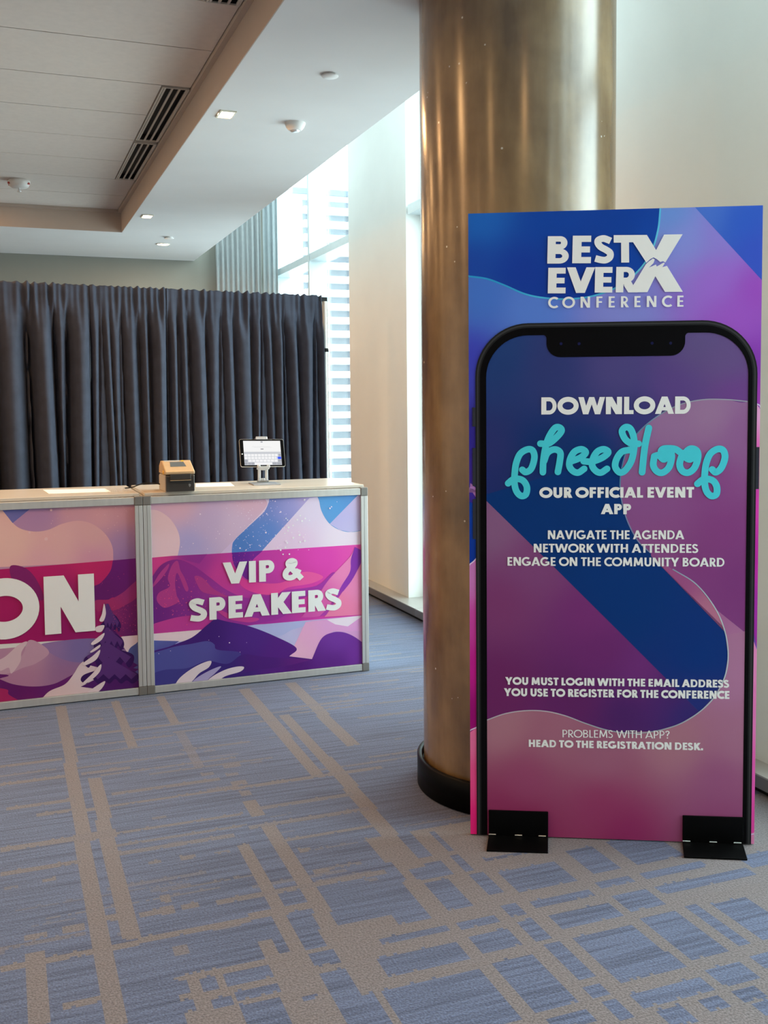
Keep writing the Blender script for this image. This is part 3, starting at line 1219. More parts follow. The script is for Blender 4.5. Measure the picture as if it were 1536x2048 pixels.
def s_at(px_, py_=590):
    d = ray(px_, py_)
    # crossing of the view ray with the vertical plane of the drapes
    nrm = np.array([-dd[1], dd[0]])
    k = (DA[:2] @ nrm) / (d[:2] @ nrm)
    p = EYEP + d * k
    return float((p[:2] - DA[:2]) @ dd[:2])


sp = [0, s_at(178), s_at(331), s_at(640)]
drape(sp[0], sp[1] + .028, .05, 'leftmost charcoal drape panel with wide warm-lit folds, cut by the left edge', 3, [.10, .14, .17])
drape(sp[1], sp[2] + .028, .05, 'middle charcoal drape panel hanging behind the label printer', 8, [.07, .11, .14])
drape(sp[2], sp[3], .05, 'rightmost charcoal drape panel hanging behind the tablet, ending at the upright', 14, [.07, .09, .13])
r = tag(empty('drape_crossbar', (DA[0], DA[1], DZ), dang), 'dark rail the charcoal drapes hang from, its end showing by the window', 'rail')
b = MB()
b.tube([(0, .014, 0), (ONE + .05, .014, 0)], .010, M['steel'], 14)
b.build('rail_tube', r)
b = MB()
b.box(ONE + .0, ONE + .06, -.018, .018, -.012, .016, M['black'])
b.build('end_hook', r)
r = tag(empty('drape_upright', (DA[0] + dd[0] * (ONE + .048), DA[1] + dd[1] * (ONE + .048), 0), dang), 'tall silver upright pole at the right end of the drapes', 'pole')
b = MB()
b.lathe([(.019, .01), (.019, DZ - .012)], (0, 0, 0), M['alu'], 24)
b.build('pole_tube', r)
b = MB()
b.lathe([(.021, 1.83), (.024, 1.835), (.024, 1.85), (.021, 1.855)], (0, 0, 0), M['black'], 24)
b.box(-.065, 0, -.006, .006, 1.836, 1.85, M['black'])
b.build('clamp_collar', r)
b = MB()
b.box(-.2, .2, -.2, .2, 0, .01, M['blackgloss'])
b.build('base_plate', r)


# ================================================================== THE COUNTERS
CYF = 5.10          # front plane
CH = 1.005
CW = 1.19
GAIN_D = 1.3


def counter(x0, label, art):
    r = tag(empty('registration_counter', (x0, CYF, 0)), label, 'counter', 'registration counters')
    D, pw = .58, .038
    for (x, y) in ((0, 0), (CW - pw, 0), (0, D - pw), (CW - pw, D - pw)):
        p = MB()
        p.box(x, x + pw, y, y + pw, .045, CH - .045, M['alu'])
        if y == 0:
            p.box(x + pw / 2 - .0015, x + pw / 2 + .0015, -.0008, .002, .045, CH - .045, M['corner'])
        p.build('post', r, .003)
        for z in (0, CH - .044):
            c = MB()
            c.box(x - .001, x + pw + .001, y - .001, y + pw + .001, z + .001 if z == 0 else z, z + .044, M['corner'])
            c.build('corner_block', r, .003)
    for z in (.004, CH - .040):
        for y in (.002, D - pw + .002):
            p = MB()
            p.box(pw + .001, CW - pw - .001, y, y + .034, z, z + .036, M['alu'])
            p.build('rail', r, .002)
        for x in (.002, CW - pw + .002):
            p = MB()
            p.box(x, x + .034, pw + .001, D - pw - .001, z, z + .036, M['alu'])
            p.build('rail', r, .002)
    p = MB()
    p.box(pw - .004, CW - pw + .004, .014, .020, .038, CH - .036, M['white'])
    r_panel = p.build('front_panel', r)
    for x in (.012, CW - .018):
        p = MB()
        p.box(x, x + .006, pw, D - pw, .04, CH - .04, M['white'])
        p.build('side_panel', r)
    t = MB()
    t.box(.012, CW - .012, .028, D - .004, CH - .002, CH + .014, M['top'])
    t.build('countertop', r, .002)
    art(r, r_panel)
    return r


PY_ = .0138          # printed face, just in front of the panel


class Art:
    """printed layers on a panel: outlines given in picture pixels, carried onto the panel's plane"""

    def __init__(s, tomap, lo, hi, y, gain, step=.00012):
        s.map, s.lo, s.hi, s.y, s.gain, s.step, s.k = tomap, lo, hi, y, gain, step, 0
        s.mb = MB()

    def clampuv(s, p):
        return (min(max(p[0], s.lo[0]), s.hi[0]), min(max(p[1], s.lo[1]), s.hi[1]))

    def mat(s, name, col, power=1.6, soft=.004):
        if isinstance(col[0], (int, float)):
            c = tuple(min(.97, x * s.gain) for x in lin(col))
            return mat(name, c, .45, spec=.18, noise=.012, nscale=25)
        return blend_mat(name, [(*s.map(*q[:2]), q[2]) for q in col], s.gain, power, soft)

    def shape(s, pts, col, name='print', soft=True, n=8):
        P = soft_closed([tuple(p) for p in pts], n) if soft else [np.array(p, float) for p in pts]
        Q = []
        for p in P:
            q = s.clampuv(s.map(*p))
            if not Q or abs(q[0] - Q[-1][0]) + abs(q[1] - Q[-1][1]) > 1e-5:
                Q.append(q)
        m = col if isinstance(col, bpy.types.Material) else s.mat(name, col)
        s.k += 1
        y = s.y - s.step * s.k
        s.mb.add([(q[0], y, q[1]) for q in Q], [tuple(range(len(Q)))], m)
        return m

    def line(s, pts, w, col, name='print_line', n=8):
        P = [s.clampuv(s.map(*p)) for p in catmull(pts, n)]
        m = col if isinstance(col, bpy.types.Material) else s.mat(name, col)
        s.k += 1
        L, R_ = ribbon(P, w)
        k = len(L)
        y = s.y - s.step * s.k
        L = [s.clampuv(q) for q in L]
        R_ = [s.clampuv(q) for q in R_]
        s.mb.add([(q[0], y, q[1]) for q in L + R_], [(i, k + i, k + i + 1, i + 1) for i in range(k - 1)], m)

    def dots(s, spots, m):
        s.k += 1
        for (x, y, rad) in spots:
            c = s.map(x, y)
            if not (s.lo[0] + rad < c[0] < s.hi[0] - rad and s.lo[1] + rad < c[1] < s.hi[1] - rad):
                continue
            s.mb.add([(c[0] + rad * math.cos(a), s.y - s.step * s.k, c[1] + rad * math.sin(a)) for a in np.linspace(0, 2 * PI, 7)[:-1] + x], [tuple(range(6))], m)


def vip_art(r, pnl):
    x0 = r.location.x

    def cm(zx, zy):
        p = onY(zx / 3.2 + 280, zy / 3.2 + 940, CYF + .012)
        return (p[0] - x0, p[2])
    A = Art(cm, (.036, .041), (CW - .036, CH - .041), PY_, GAIN_D)
    A.shape([(0, 0), (0, 0), (1600, 0), (1600, 0), (1600, 1600), (1600, 1600), (0, 1600), (0, 1600)],
            [(250, 220, (214, 168, 186)), (700, 180, (214, 172, 192)), (320, 470, (168, 158, 206)), (450, 330, (190, 165, 200)), (100, 230, (208, 165, 185)), (600, 350, (205, 178, 205))])
    A.shape([(0, 250), (55, 253), (120, 262), (190, 310), (240, 385), (256, 455), (246, 530), (235, 562), (235, 562), (0, 575), (0, 575)],
            [(100, 300, (220, 182, 188)), (150, 520, (224, 190, 200))])
    # white sweep left and right of the blue stripe
    A.shape([(840, 130), (815, 220), (770, 280), (690, 360), (600, 450), (490, 560), (490, 560), (1440, 500), (1440, 500), (1440, 130), (1440, 130)],
            [(700, 330, (226, 198, 218)), (560, 500, (205, 180, 215)), (1000, 450, (220, 192, 220)), (1300, 440, (224, 208, 224)), (1050, 250, (214, 200, 224)), (1400, 200, (205, 195, 225))])
    A.shape([(835, 130), (828, 190), (800, 260), (740, 320), (670, 385), (605, 450), (590, 490), (588, 560), (588, 560), (770, 530), (770, 530), (1130, 130), (1130, 130)],
            [(650, 460, (78, 122, 192)), (800, 380, (92, 130, 198)), (800, 220, (110, 130, 195)), (950, 220, (150, 148, 205)), (1060, 170, (185, 165, 210)), (880, 150, (130, 135, 195))])
    A.shape([(1155, 120), (1150, 210), (1170, 280), (1215, 345), (1280, 385), (1350, 397), (1440, 385), (1440, 385), (1440, 120), (1440, 120)],
            [(1220, 200, (84, 148, 206)), (1180, 260, (98, 152, 208)), (1330, 160, (90, 140, 200))])
    A.shape([(1395, 130), (1215, 345), (1280, 385), (1350, 397), (1440, 385), (1440, 130)],
            [(1300, 300, (180, 172, 218)), (1400, 200, (196, 178, 216)), (1350, 380, (188, 180, 220))], soft=False)
    # magenta band
    A.shape([(0, 566), (1440, 475), (1440, 930), (0, 1057)],
            [(120, 600, (196, 62, 130)), (400, 600, (150, 50, 140)), (700, 560, (190, 60, 160)), (1150, 560, (214, 68, 172)), (1380, 500, (220, 80, 170)), (800, 900, (160, 50, 150)), (1100, 700, (206, 62, 160)), (500, 650, (196, 62, 145))], soft=False)
    A.shape([(0, 566), (200, 550), (430, 538), (380, 600), (250, 570), (150, 592), (90, 640), (0, 700)], [(100, 600, (204, 62, 134)), (350, 570, (140, 48, 138))], soft=False)
    A.shape([(588, 529), (588, 529), (785, 517), (785, 517), (715, 590), (700, 700), (640, 660), (600, 600)],
            [(640, 560, (88, 34, 138)), (720, 560, (120, 42, 148)), (660, 650, (110, 38, 140))])
    A.shape([(590, 610), (640, 680), (720, 715), (900, 722), (1050, 652), (1172, 682), (1100, 725), (950, 752), (870, 795), (760, 792), (650, 742)],
            [(700, 720, (210, 62, 146)), (1050, 690, (226, 88, 158)), (850, 760, (220, 76, 150))])
    A.shape([(0, 760), (65, 700), (140, 605), (240, 572), (340, 610), (450, 690), (560, 770), (700, 820), (900, 790), (1010, 800), (960, 900), (860, 960), (600, 1000), (480, 955), (480, 955), (420, 935), (250, 940), (0, 1010), (0, 1010)],
            [(120, 900, (104, 36, 124)), (350, 640, (140, 45, 135)), (500, 800, (150, 52, 146)), (300, 880, (128, 44, 136)), (800, 880, (150, 50, 150)), (80, 720, (120, 38, 120))])
    pk = A.mat('print', (170, 58, 132))
    A.shape([(205, 610), (240, 582), (258, 640), (285, 690), (310, 760), (290, 770), (240, 660), (225, 720), (235, 800), (250, 840), (200, 870), (150, 880), (108, 835), (122, 785), (190, 745), (178, 690)], pk)
    A.shape([(75, 755), (120, 670), (182, 602), (180, 630), (140, 690)], pk)
    A.shape([(350, 680), (400, 690), (470, 760), (560, 812), (480, 800), (400, 780), (365, 730)], pk)
    A.shape([(480, 880), (600, 930), (760, 950), (700, 975), (560, 950)], A.mat('print', (186, 62, 140)))
    # the mountain face on the right
    A.shape([(1440, 540), (1290, 790), (1180, 940), (1440, 925)], [(1400, 700, (236, 130, 178)), (1250, 900, (238, 120, 160))], soft=False)
    A.shape([(1235, 655), (1130, 740), (925, 772), (900, 805), (1000, 830), (1130, 780), (1260, 700)], A.mat('print', (158, 54, 158)))
    A.shape([(1375, 495), (1375, 495), (1340, 560), (1210, 700), (1130, 815), (1030, 945), (1030, 945), (1150, 935), (1200, 880), (1290, 760), (1345, 660), (1358, 570)],
            [(1330, 640, (232, 128, 178)), (1150, 850, (212, 96, 168)), (1080, 920, (196, 74, 160))])
    A.shape([(1375, 493), (1375, 493), (1432, 520), (1432, 520), (1430, 560), (1365, 690), (1310, 765), (1280, 800), (1190, 930), (1190, 930), (1150, 935), (1150, 935), (1230, 850), (1290, 740), (1344, 650), (1350, 570)],
            [(1390, 540, (128, 52, 162)), (1330, 680, (132, 54, 164)), (1200, 880, (168, 60, 158))])
    # below the band
    A.shape([(0, 1057), (1440, 929), (1440, 1500), (0, 1500)],
            [(800, 1040, (150, 160, 212)), (950, 1060, (186, 182, 220)), (1100, 990, (190, 160, 205)), (1350, 1030, (208, 150, 200))], soft=False)
    A.shape([(700, 1000), (860, 982), (1060, 965), (1120, 980), (980, 1020), (880, 1060)], A.mat('print', (168, 172, 216)))
    A.shape([(1195, 957), (1195, 957), (1440, 929), (1440, 929), (1400, 975), (1330, 1000), (1250, 988)], A.mat('print', (226, 208, 222)))
    A.shape([(1192, 957), (1060, 972), (955, 1192), (1105, 1210), (1170, 1080), (1240, 1030), (1440, 1030), (1440, 935), (1330, 1001), (1250, 988)],
            [(1100, 1080, (218, 158, 196)), (1020, 1180, (222, 170, 198)), (1200, 1000, (210, 150, 200)), (1400, 1010, (214, 150, 204))], soft=False)
    A.shape([(0, 1055), (0, 1055), (415, 1020), (415, 1020), (330, 1075), (250, 1098), (0, 1100), (0, 1100)], A.mat('print', (220, 198, 208)))
    A.shape([(0, 1098), (250, 1095), (190, 1140), (0, 1230)], [(100, 1110, (92, 104, 172)), (120, 1160, (70, 62, 138))], soft=False)
    A.shape([(0, 1215), (200, 1125), (330, 1072), (420, 1000), (480, 950), (480, 950), (560, 970), (700, 1000), (860, 1062), (1000, 1138), (955, 1192), (955, 1192), (1100, 1210), (1100, 1210), (1160, 1080), (1230, 1040), (1300, 1038), (1370, 1066), (1445, 1120), (1445, 1120), (1445, 1500), (1445, 1500), (0, 1500), (0, 1500)],
            [(420, 1050, (62, 30, 112)), (700, 1080, (76, 38, 128)), (900, 1180, (82, 32, 124)), (1000, 1270, (78, 24, 110)), (1260, 1080, (110, 52, 150)), (1400, 1180, (112, 48, 146)), (600, 1300, (58, 34, 114)), (1250, 1240, (88, 32, 122))])
    A.shape([(0, 1225), (180, 1142), (330, 1112), (430, 1095), (475, 1115), (495, 1150), (640, 1168), (605, 1228), (520, 1255), (430, 1230), (300, 1275), (150, 1285), (60, 1330), (0, 1450)],
            [(200, 1200, (76, 78, 150)), (400, 1150, (82, 78, 150)), (580, 1190, (68, 58, 132))])
    A.shape([(0, 1500), (60, 1330), (150, 1280), (300, 1268), (430, 1222), (560, 1240), (660, 1180), (800, 1195), (1100, 1215), (1100, 1215), (900, 1260), (700, 1290), (560, 1360), (480, 1450)],
            [(200, 1330, (62, 58, 132)), (500, 1290, (54, 36, 116)), (800, 1230, (74, 30, 116)), (1050, 1222, (94, 32, 118))])
    wh = A.mat('print', (214, 200, 210))
    lv = A.mat('print', (164, 154, 198))
    A.shape([(330, 1385), (350, 1340), (440, 1285), (518, 1256), (480, 1300), (440, 1335), (410, 1378)], lv)
    A.shape([(210, 1400), (210, 1400), (250, 1335), (320, 1278), (400, 1235), (455, 1222), (440, 1262), (380, 1300), (340, 1345), (305, 1378), (270, 1390), (270, 1390)], wh)
    A.shape([(405, 1390), (405, 1390), (450, 1330), (540, 1280), (620, 1258), (665, 1261), (640, 1290), (540, 1322), (490, 1368), (490, 1368)], wh)
    rr = random.Random(4)
    wsp = A.mat('print', (226, 206, 222))
    A.dots([(x, y, d) for x, y, d in [(385, 282, .0042), (575, 412, .0036), (805, 400, .005), (640, 500, .0045), (680, 510, .003), (865, 200, .0035), (900, 268, .0045), (1215, 245, .005), (1225, 235, .004), (1260, 203, .002), (940, 355, .005), (935, 455, .006), (970, 400, .004), (1045, 430, .005), (880, 495, .0045), (265, 492, .0025), (340, 470, .003), (508, 408, .0028), (1055, 188, .0035), (960, 325, .004), (790, 355, .0025), (725, 425, .003), (705, 480, .003), (770, 487, .003), (505, 1065, .0022), (572, 1105, .0036), (440, 1088, .0016), (682, 1104, .0016), (640, 1165, .0018), (195, 1157, .0018), (120, 1175, .002), (810, 280, .0035)]], wsp)
    A.dots([(rr.gauss(760, 130), rr.uniform(190, 515), rr.uniform(.0009, .0026)) for _ in range(130)], wsp)
    A.dots([(rr.gauss(960, 60), rr.gauss(400, 70), rr.uniform(.002, .0055)) for _ in range(26)], A.mat('print', (236, 224, 234)))
    A.dots([(rr.uniform(250, 560), rr.uniform(280, 515), rr.uniform(.0006, .0014)) for _ in range(26)], wsp)
    A.dots([(rr.gauss(240, 90), rr.gauss(840, 70), rr.uniform(.0008, .0032)) for _ in range(90)] + [(rr.uniform(590, 800), rr.uniform(530, 600), rr.uniform(.0008, .0022)) for _ in range(26)]
           + [(rr.uniform(300, 650), rr.uniform(600, 850), rr.uniform(.0006, .0018)) for _ in range(34)], A.mat('print', (208, 76, 130)))
    A.mb.build('printed_artwork', pnl)
    y = A.y - A.step * (A.k + 2)
    t = MB()
    put_text(t, 'VIP &', cm(530, 731), cm(1036, 698), cm(600, 590)[1] - cm(600, 728)[1], .30, M['letter'], y, .0)
    t.build('lettering', pnl)
    t = MB()
    put_text(t, 'SPEAKERS', cm(315, 970), cm(1286, 891), cm(800, 795)[1] - cm(800, 935)[1], .30, M['letter'], y, .0)
    t.build('lettering', pnl)


def left_art(r, pnl):
    x0 = r.location.x

    def cm(zx, zy):
        p = onY(zx / 3.4711, zy / 3.4711 + 840, CYF + .012)
        return (p[0] - x0, p[2])
    A = Art(cm, (.036, .041), (CW - .036, CH - .041), PY_, GAIN_D)
    XL = -1900
    A.shape([(XL, 400), (1100, 400), (1100, 1100), (XL, 1100)],
            [(500, 640, (198, 145, 158)), (850, 650, (196, 140, 150)), (850, 850, (160, 125, 165)), (900, 940, (140, 105, 160)), (300, 650, (165, 125, 165)), (700, 660, (206, 150, 158))], soft=False)
    A.shape([(XL, 500), (XL, 500), (0, 590), (20, 610), (60, 680), (130, 748), (230, 774), (330, 764), (430, 722), (540, 700), (640, 722), (730, 790), (780, 880), (787, 985), (787, 985), (XL, 1110), (XL, 1110)],
            [(100, 850, (220, 176, 168)), (400, 850, (214, 165, 165)), (650, 800, (208, 158, 160)), (650, 960, (200, 140, 165)), (300, 980, (212, 160, 170)), (-600, 800, (220, 176, 168))])
    A.shape([(15, 560), (205, 560), (88, 716), (50, 668)], [(100, 620, (96, 98, 160)), (60, 680, (110, 105, 165))], soft=False)
    A.shape([(XL, 1170), (1000, 958), (1000, 1496), (XL, 1700)],
            [(300, 1060, (176, 28, 98)), (600, 1040, (186, 38, 98)), (200, 1400, (150, 20, 92)), (500, 1450, (140, 22, 96)), (100, 1300, (160, 26, 90)), (500, 1200, (150, 28, 98)), (-500, 1300, (160, 26, 92))], soft=False)
    A.shape([(1000, 955), (1000, 955), (784, 975), (784, 975), (765, 1050), (700, 1130), (640, 1165), (600, 1260), (700, 1280), (800, 1240), (800, 1480), (800, 1500), (800, 1500), (1000, 1490), (1000, 1490)],
            [(850, 1050, (98, 26, 106)), (750, 1180, (96, 26, 100)), (930, 1000, (112, 32, 118)), (900, 1350, (110, 30, 105))])
    A.shape([(75, 1012), (180, 1030), (260, 1120), (300, 1250), (150, 1200), (80, 1100)], A.mat('print', (122, 32, 98)))
    A.shape([(1000, 1090), (930, 1130), (850, 1200), (760, 1245), (660, 1255), (680, 1330), (740, 1300), (800, 1320), (880, 1290), (1000, 1210)], [(760, 1280, (156, 44, 98)), (900, 1180, (140, 44, 108))])
    A.shape([(700, 1330), (800, 1320), (900, 1270), (1000, 1230), (1000, 1510), (850, 1500), (780, 1440)], [(800, 1400, (136, 42, 100)), (930, 1320, (106, 30, 100)), (900, 1450, (88, 24, 92))])
    # lower field
    A.shape([(XL, 1760), (1000, 1496), (1000, 2200), (XL, 2200)], [(200, 1650, (176, 132, 156)), (500, 1600, (128, 104, 156)), (150, 1780, (168, 116, 148)), (450, 1750, (146, 102, 142))], soft=False)
    A.shape([(300, 1552), (680, 1520), (660, 1640), (560, 1682), (440, 1662), (330, 1605)], [(550, 1580, (116, 100, 154)), (350, 1580, (140, 110, 158))])
    A.shape([(-60, 1760), (20, 1690), (150, 1640), (200, 1530), (290, 1560), (340, 1620), (250, 1690), (160, 1720), (60, 1760)], A.mat('print', (182, 142, 164)))
    A.shape([(-40, 1690), (40, 1640), (130, 1560), (190, 1540), (150, 1610), (140, 1680), (80, 1760), (60, 1720), (0, 1740)], A.mat('print', (200, 172, 182)))
    A.shape([(XL, 1750), (-100, 1760), (0, 1800), (100, 1836), (240, 1850), (380, 1830), (530, 1760), (500, 1850), (400, 1990), (200, 2100), (XL, 2100)], [(100, 1880, (92, 24, 96)), (350, 1860, (96, 30, 104)), (200, 1940, (104, 26, 96)), (-500, 1900, (110, 26, 96))])
    A.shape([(-500, 1840), (0, 1862), (60, 1905), (115, 1990), (-400, 2100)], A.mat('print', (160, 36, 92)))
    A.shape([(1000, 1490), (845, 1503), (850, 1560), (880, 1610), (1000, 1600)], A.mat('print', (214, 192, 200)), soft=False)
    A.shape([(1010, 1525), (940, 1555), (890, 1612), (920, 1740), (1010, 1850)], [(940, 1600, (78, 88, 146)), (960, 1750, (84, 78, 140))])
    A.shape([(270, 1962), (270, 1962), (340, 1885), (450, 1835), (510, 1765), (560, 1690), (640, 1640), (690, 1590), (690, 1590), (720, 1720), (740, 1960), (740, 1960)], [(400, 1900, (212, 186, 190)), (600, 1720, (210, 190, 198))])
    # spruce
    dk, md = A.mat('print', (52, 20, 84)), A.mat('print', (84, 46, 112))
    lo_ = A.mat('print', (76, 26, 98))
    A.shape([(726, 1262), (738, 1330), (760, 1380), (832, 1416), (780, 1440), (850, 1530), (800, 1545), (865, 1588), (835, 1600), (925, 1648), (890, 1660), (958, 1702), (925, 1722), (970, 1728), (930, 1755), (955, 1765), (925, 1770), (985, 1815), (985, 2000), (560, 2000), (600, 1930), (690, 1870), (560, 1852), (680, 1790), (690, 1720), (575, 1690), (660, 1650), (690, 1590), (640, 1600), (700, 1520), (720, 1440)], lo_, soft=False)
    for (yt, yb, xl, xr) in ((1790, 1830, 560, 960), (1660, 1720, 580, 930), (1550, 1600, 650, 862), (1420, 1470, 690, 840)):
        pts = [(xl, yt + 15)]
        for k in range(5):
            xa = xl + (xr - xl) * (k + .5) / 5
            pts += [(xa, yb), (xl + (xr - xl) * (k + 1) / 5, yt + 8 + 10 * (k % 2))]
        pts += [(xr - 20, yt - 40), ((xl + xr) / 2 + 20, yt - 70), (xl + 40, yt - 30)]
        A.shape(pts, dk)
    for (yt, yb, xl, xr, top) in ((1760, 1800, 640, 950, 1650), (1640, 1690, 600, 910, 1545), (1530, 1575, 690, 855, 1440), (1400, 1440, 722, 825, 1275)):
        pts = [(xl, yt)]
        for k in range(4):
            xa = xl + (xr - xl) * (k + .5) / 4
            pts += [(xa, yb), (xl + (xr - xl) * (k + 1) / 4, yt + 4)]
        xm = 728 + (xl + xr - 1456) * .12
        pts += [(xr - (xr - xm) * .5, (yt + top) / 2), (xm + 14, top), (xm - 4, top), (xl + (xm - xl) * .55, (yt + top) / 2)]
        A.shape(pts, md, soft=False)
    sn = A.mat('print', (214, 196, 204))
    for P in ([(722, 1275), (735, 1340), (718, 1395), (690, 1392), (708, 1345)], [(668, 1435), (724, 1425), (705, 1468), (668, 1468)], [(636, 1545), (722, 1478), (705, 1525), (650, 1560)],
              [(628, 1605), (692, 1560), (690, 1580), (640, 1612)], [(575, 1690), (640, 1640), (695, 1595), (670, 1660), (600, 1700)], [(570, 1830), (640, 1760), (700, 1695), (690, 1750), (620, 1815)],
              [(560, 1925), (640, 1865), (728, 1812), (700, 1870), (620, 1925)]):
        A.shape(P, sn)
    rr = random.Random(9)
    A.dots([(rr.uniform(300, 940), rr.uniform(600, 940), rr.uniform(.0008, .002)) for _ in range(40)] + [(355, 625, .006), (205, 780, .006), (320, 825, .009)], A.mat('print', (218, 180, 182)))
    A.dots([(rr.uniform(760, 960), rr.uniform(1280, 1470), rr.uniform(.0008, .0024)) for _ in range(90)] + [(rr.uniform(700, 950), rr.uniform(1050, 1250), rr.uniform(.001, .002)) for _ in range(16)], A.mat('print', (176, 58, 112)))
    A.mb.build('printed_artwork', pnl)
    y = A.y - A.step * (A.k + 2)
    t = MB()
    put_text(t, 'ON', cm(-205, 1535), cm(669, 1461), cm(480, 1075)[1] - cm(480, 1476)[1], .30, M['letter'], y, .02)
    t.build('lettering', pnl)


counter(-.5375, 'left registration counter with the large white ON on its front', left_art)
counter(.655, 'right registration counter with VIP & SPEAKERS on its front', vip_art)
CT = CH + .0142
TOPZ = CT

# ---- label printer
def printer():
    p0, p1 = onz(331, 985, TOPZ), onz(391, 983, TOPZ)
    a = math.atan2(p1[1] - p0[1], p1[0] - p0[0]) * .4 + .03
    W = float(np.linalg.norm(p1 - p0)) * 1.0
    r = tag(empty('label_printer', (p0[0], p0[1] + .005, TOPZ), a), 'small dark grey label printer with warm light coloured into its lid, on the right counter', 'printer')
    body = mat('printer_grey_plastic', (.42, .36, .29), .45, noise=.03, nscale=40)
    tan = mat('printer_lid_warm_tint', (.52, .36, .20), .40, noise=.03, nscale=40)  # tan here is warm lamplight put into the colour of grey plastic
    dk = mat('printer_dark_plastic', (.045, .037, .032), .45, noise=.08, nscale=40)
    D, Hh = .205, .150
    b = MB()
    # base tub
    b.prism([(0.004, 0), (D, 0), (D, .075), (D - .02, .085), (0.004, .085)], 0, W, body, 'x')
    b.build('base_tub', r, .004)
    b = MB()
    b.prism([(-.012, .004), (.004, .004), (.004, .088), (-.012, .082)], .003, W - .003, dk, 'x')
    bez = b.build('front_bezel', r, .004)
    b = MB()
    b.prism([(-.010, .088), (-.008, .104), (.004, .111), (.112, Hh + .004), (.15, Hh + .002), (D - .012, .128), (D, .087)], .0, W, tan, 'x')
    lid = b.build('lid', r, .005)
    b = MB()
    b.box(.022, W - .022, -.019, -.0125, .062, .092, dk)
    b.build('peel_door', bez, .003)
    b = MB()
    b.box(.022, W - .022, -.0215, -.0125, .050, .058, M['dark'])
    b.box(.022, W - .022, -.0235, -.0195, .0585, .0612, tan)
    b.build('label_slot', bez)
    # display window on the sloping lid
    b = MB()
    gl = mat('printer_window', (.10, .115, .125), .15, noise=.05, nscale=20)
    zs = lambda y: .111 + (y - .004) * (Hh + .004 - .111) / .108 + .0006
    b.add([(.034, .040, zs(.040)), (W - .034, .040, zs(.040)), (W - .040, .094, zs(.094)), (.040, .094, zs(.094))], [(0, 1, 2, 3)], gl)
    b.build('window', lid)
    b = MB()
    b.box(W - .050, W - .038, .098, .106, zs(.098), zs(.106) + .002, mat('amber_button', (.8, .5, .04), .4, emit=(1, .6, .1), estr=.4, noise=.02))
    b.build('status_light', lid)
    b = MB()
    b.box(.012, W - .06, .100, .110, zs(.100) - .002, zs(.110) + .0005, M['white'])
    b.build('label_strip', lid)
    b = MB()
    b.lathe([(0, -.004), (.010, -.003), (.011, .002)], (-.001, .045, .098), mat('amber_latch', (.75, .42, .05), .4, noise=.03, nscale=50), 20, axis='x')
    b.build('latch', r)
    # small pale mark on the front
    b = MB()
    x, z = W - .028, .033
    b.add([(x - .005, -.0124, z + .008), (x + .003, -.0124, z + .007), (x + .006, -.0124, z), (x + .002, -.0124, z - .007), (x - .001, -.0124, z - .010), (x - .006, -.0124, z + .001)], [(0, 5, 4, 3, 2, 1)], mat('pale_mark', (.25, .24, .23), .5, noise=.02))
    b.build('front_mark', bez)
    # power cord trailing off the back of the counter
    b = MB()
    b.tube(catmull([(-.0, .17, .03), (-.04, .19, .035), (-.09, .22, .03), (-.13, .26, .012), (-.16, .32, .004)], 6), .003, M['black'], 8)
    b.build('power_cord', r)


printer()


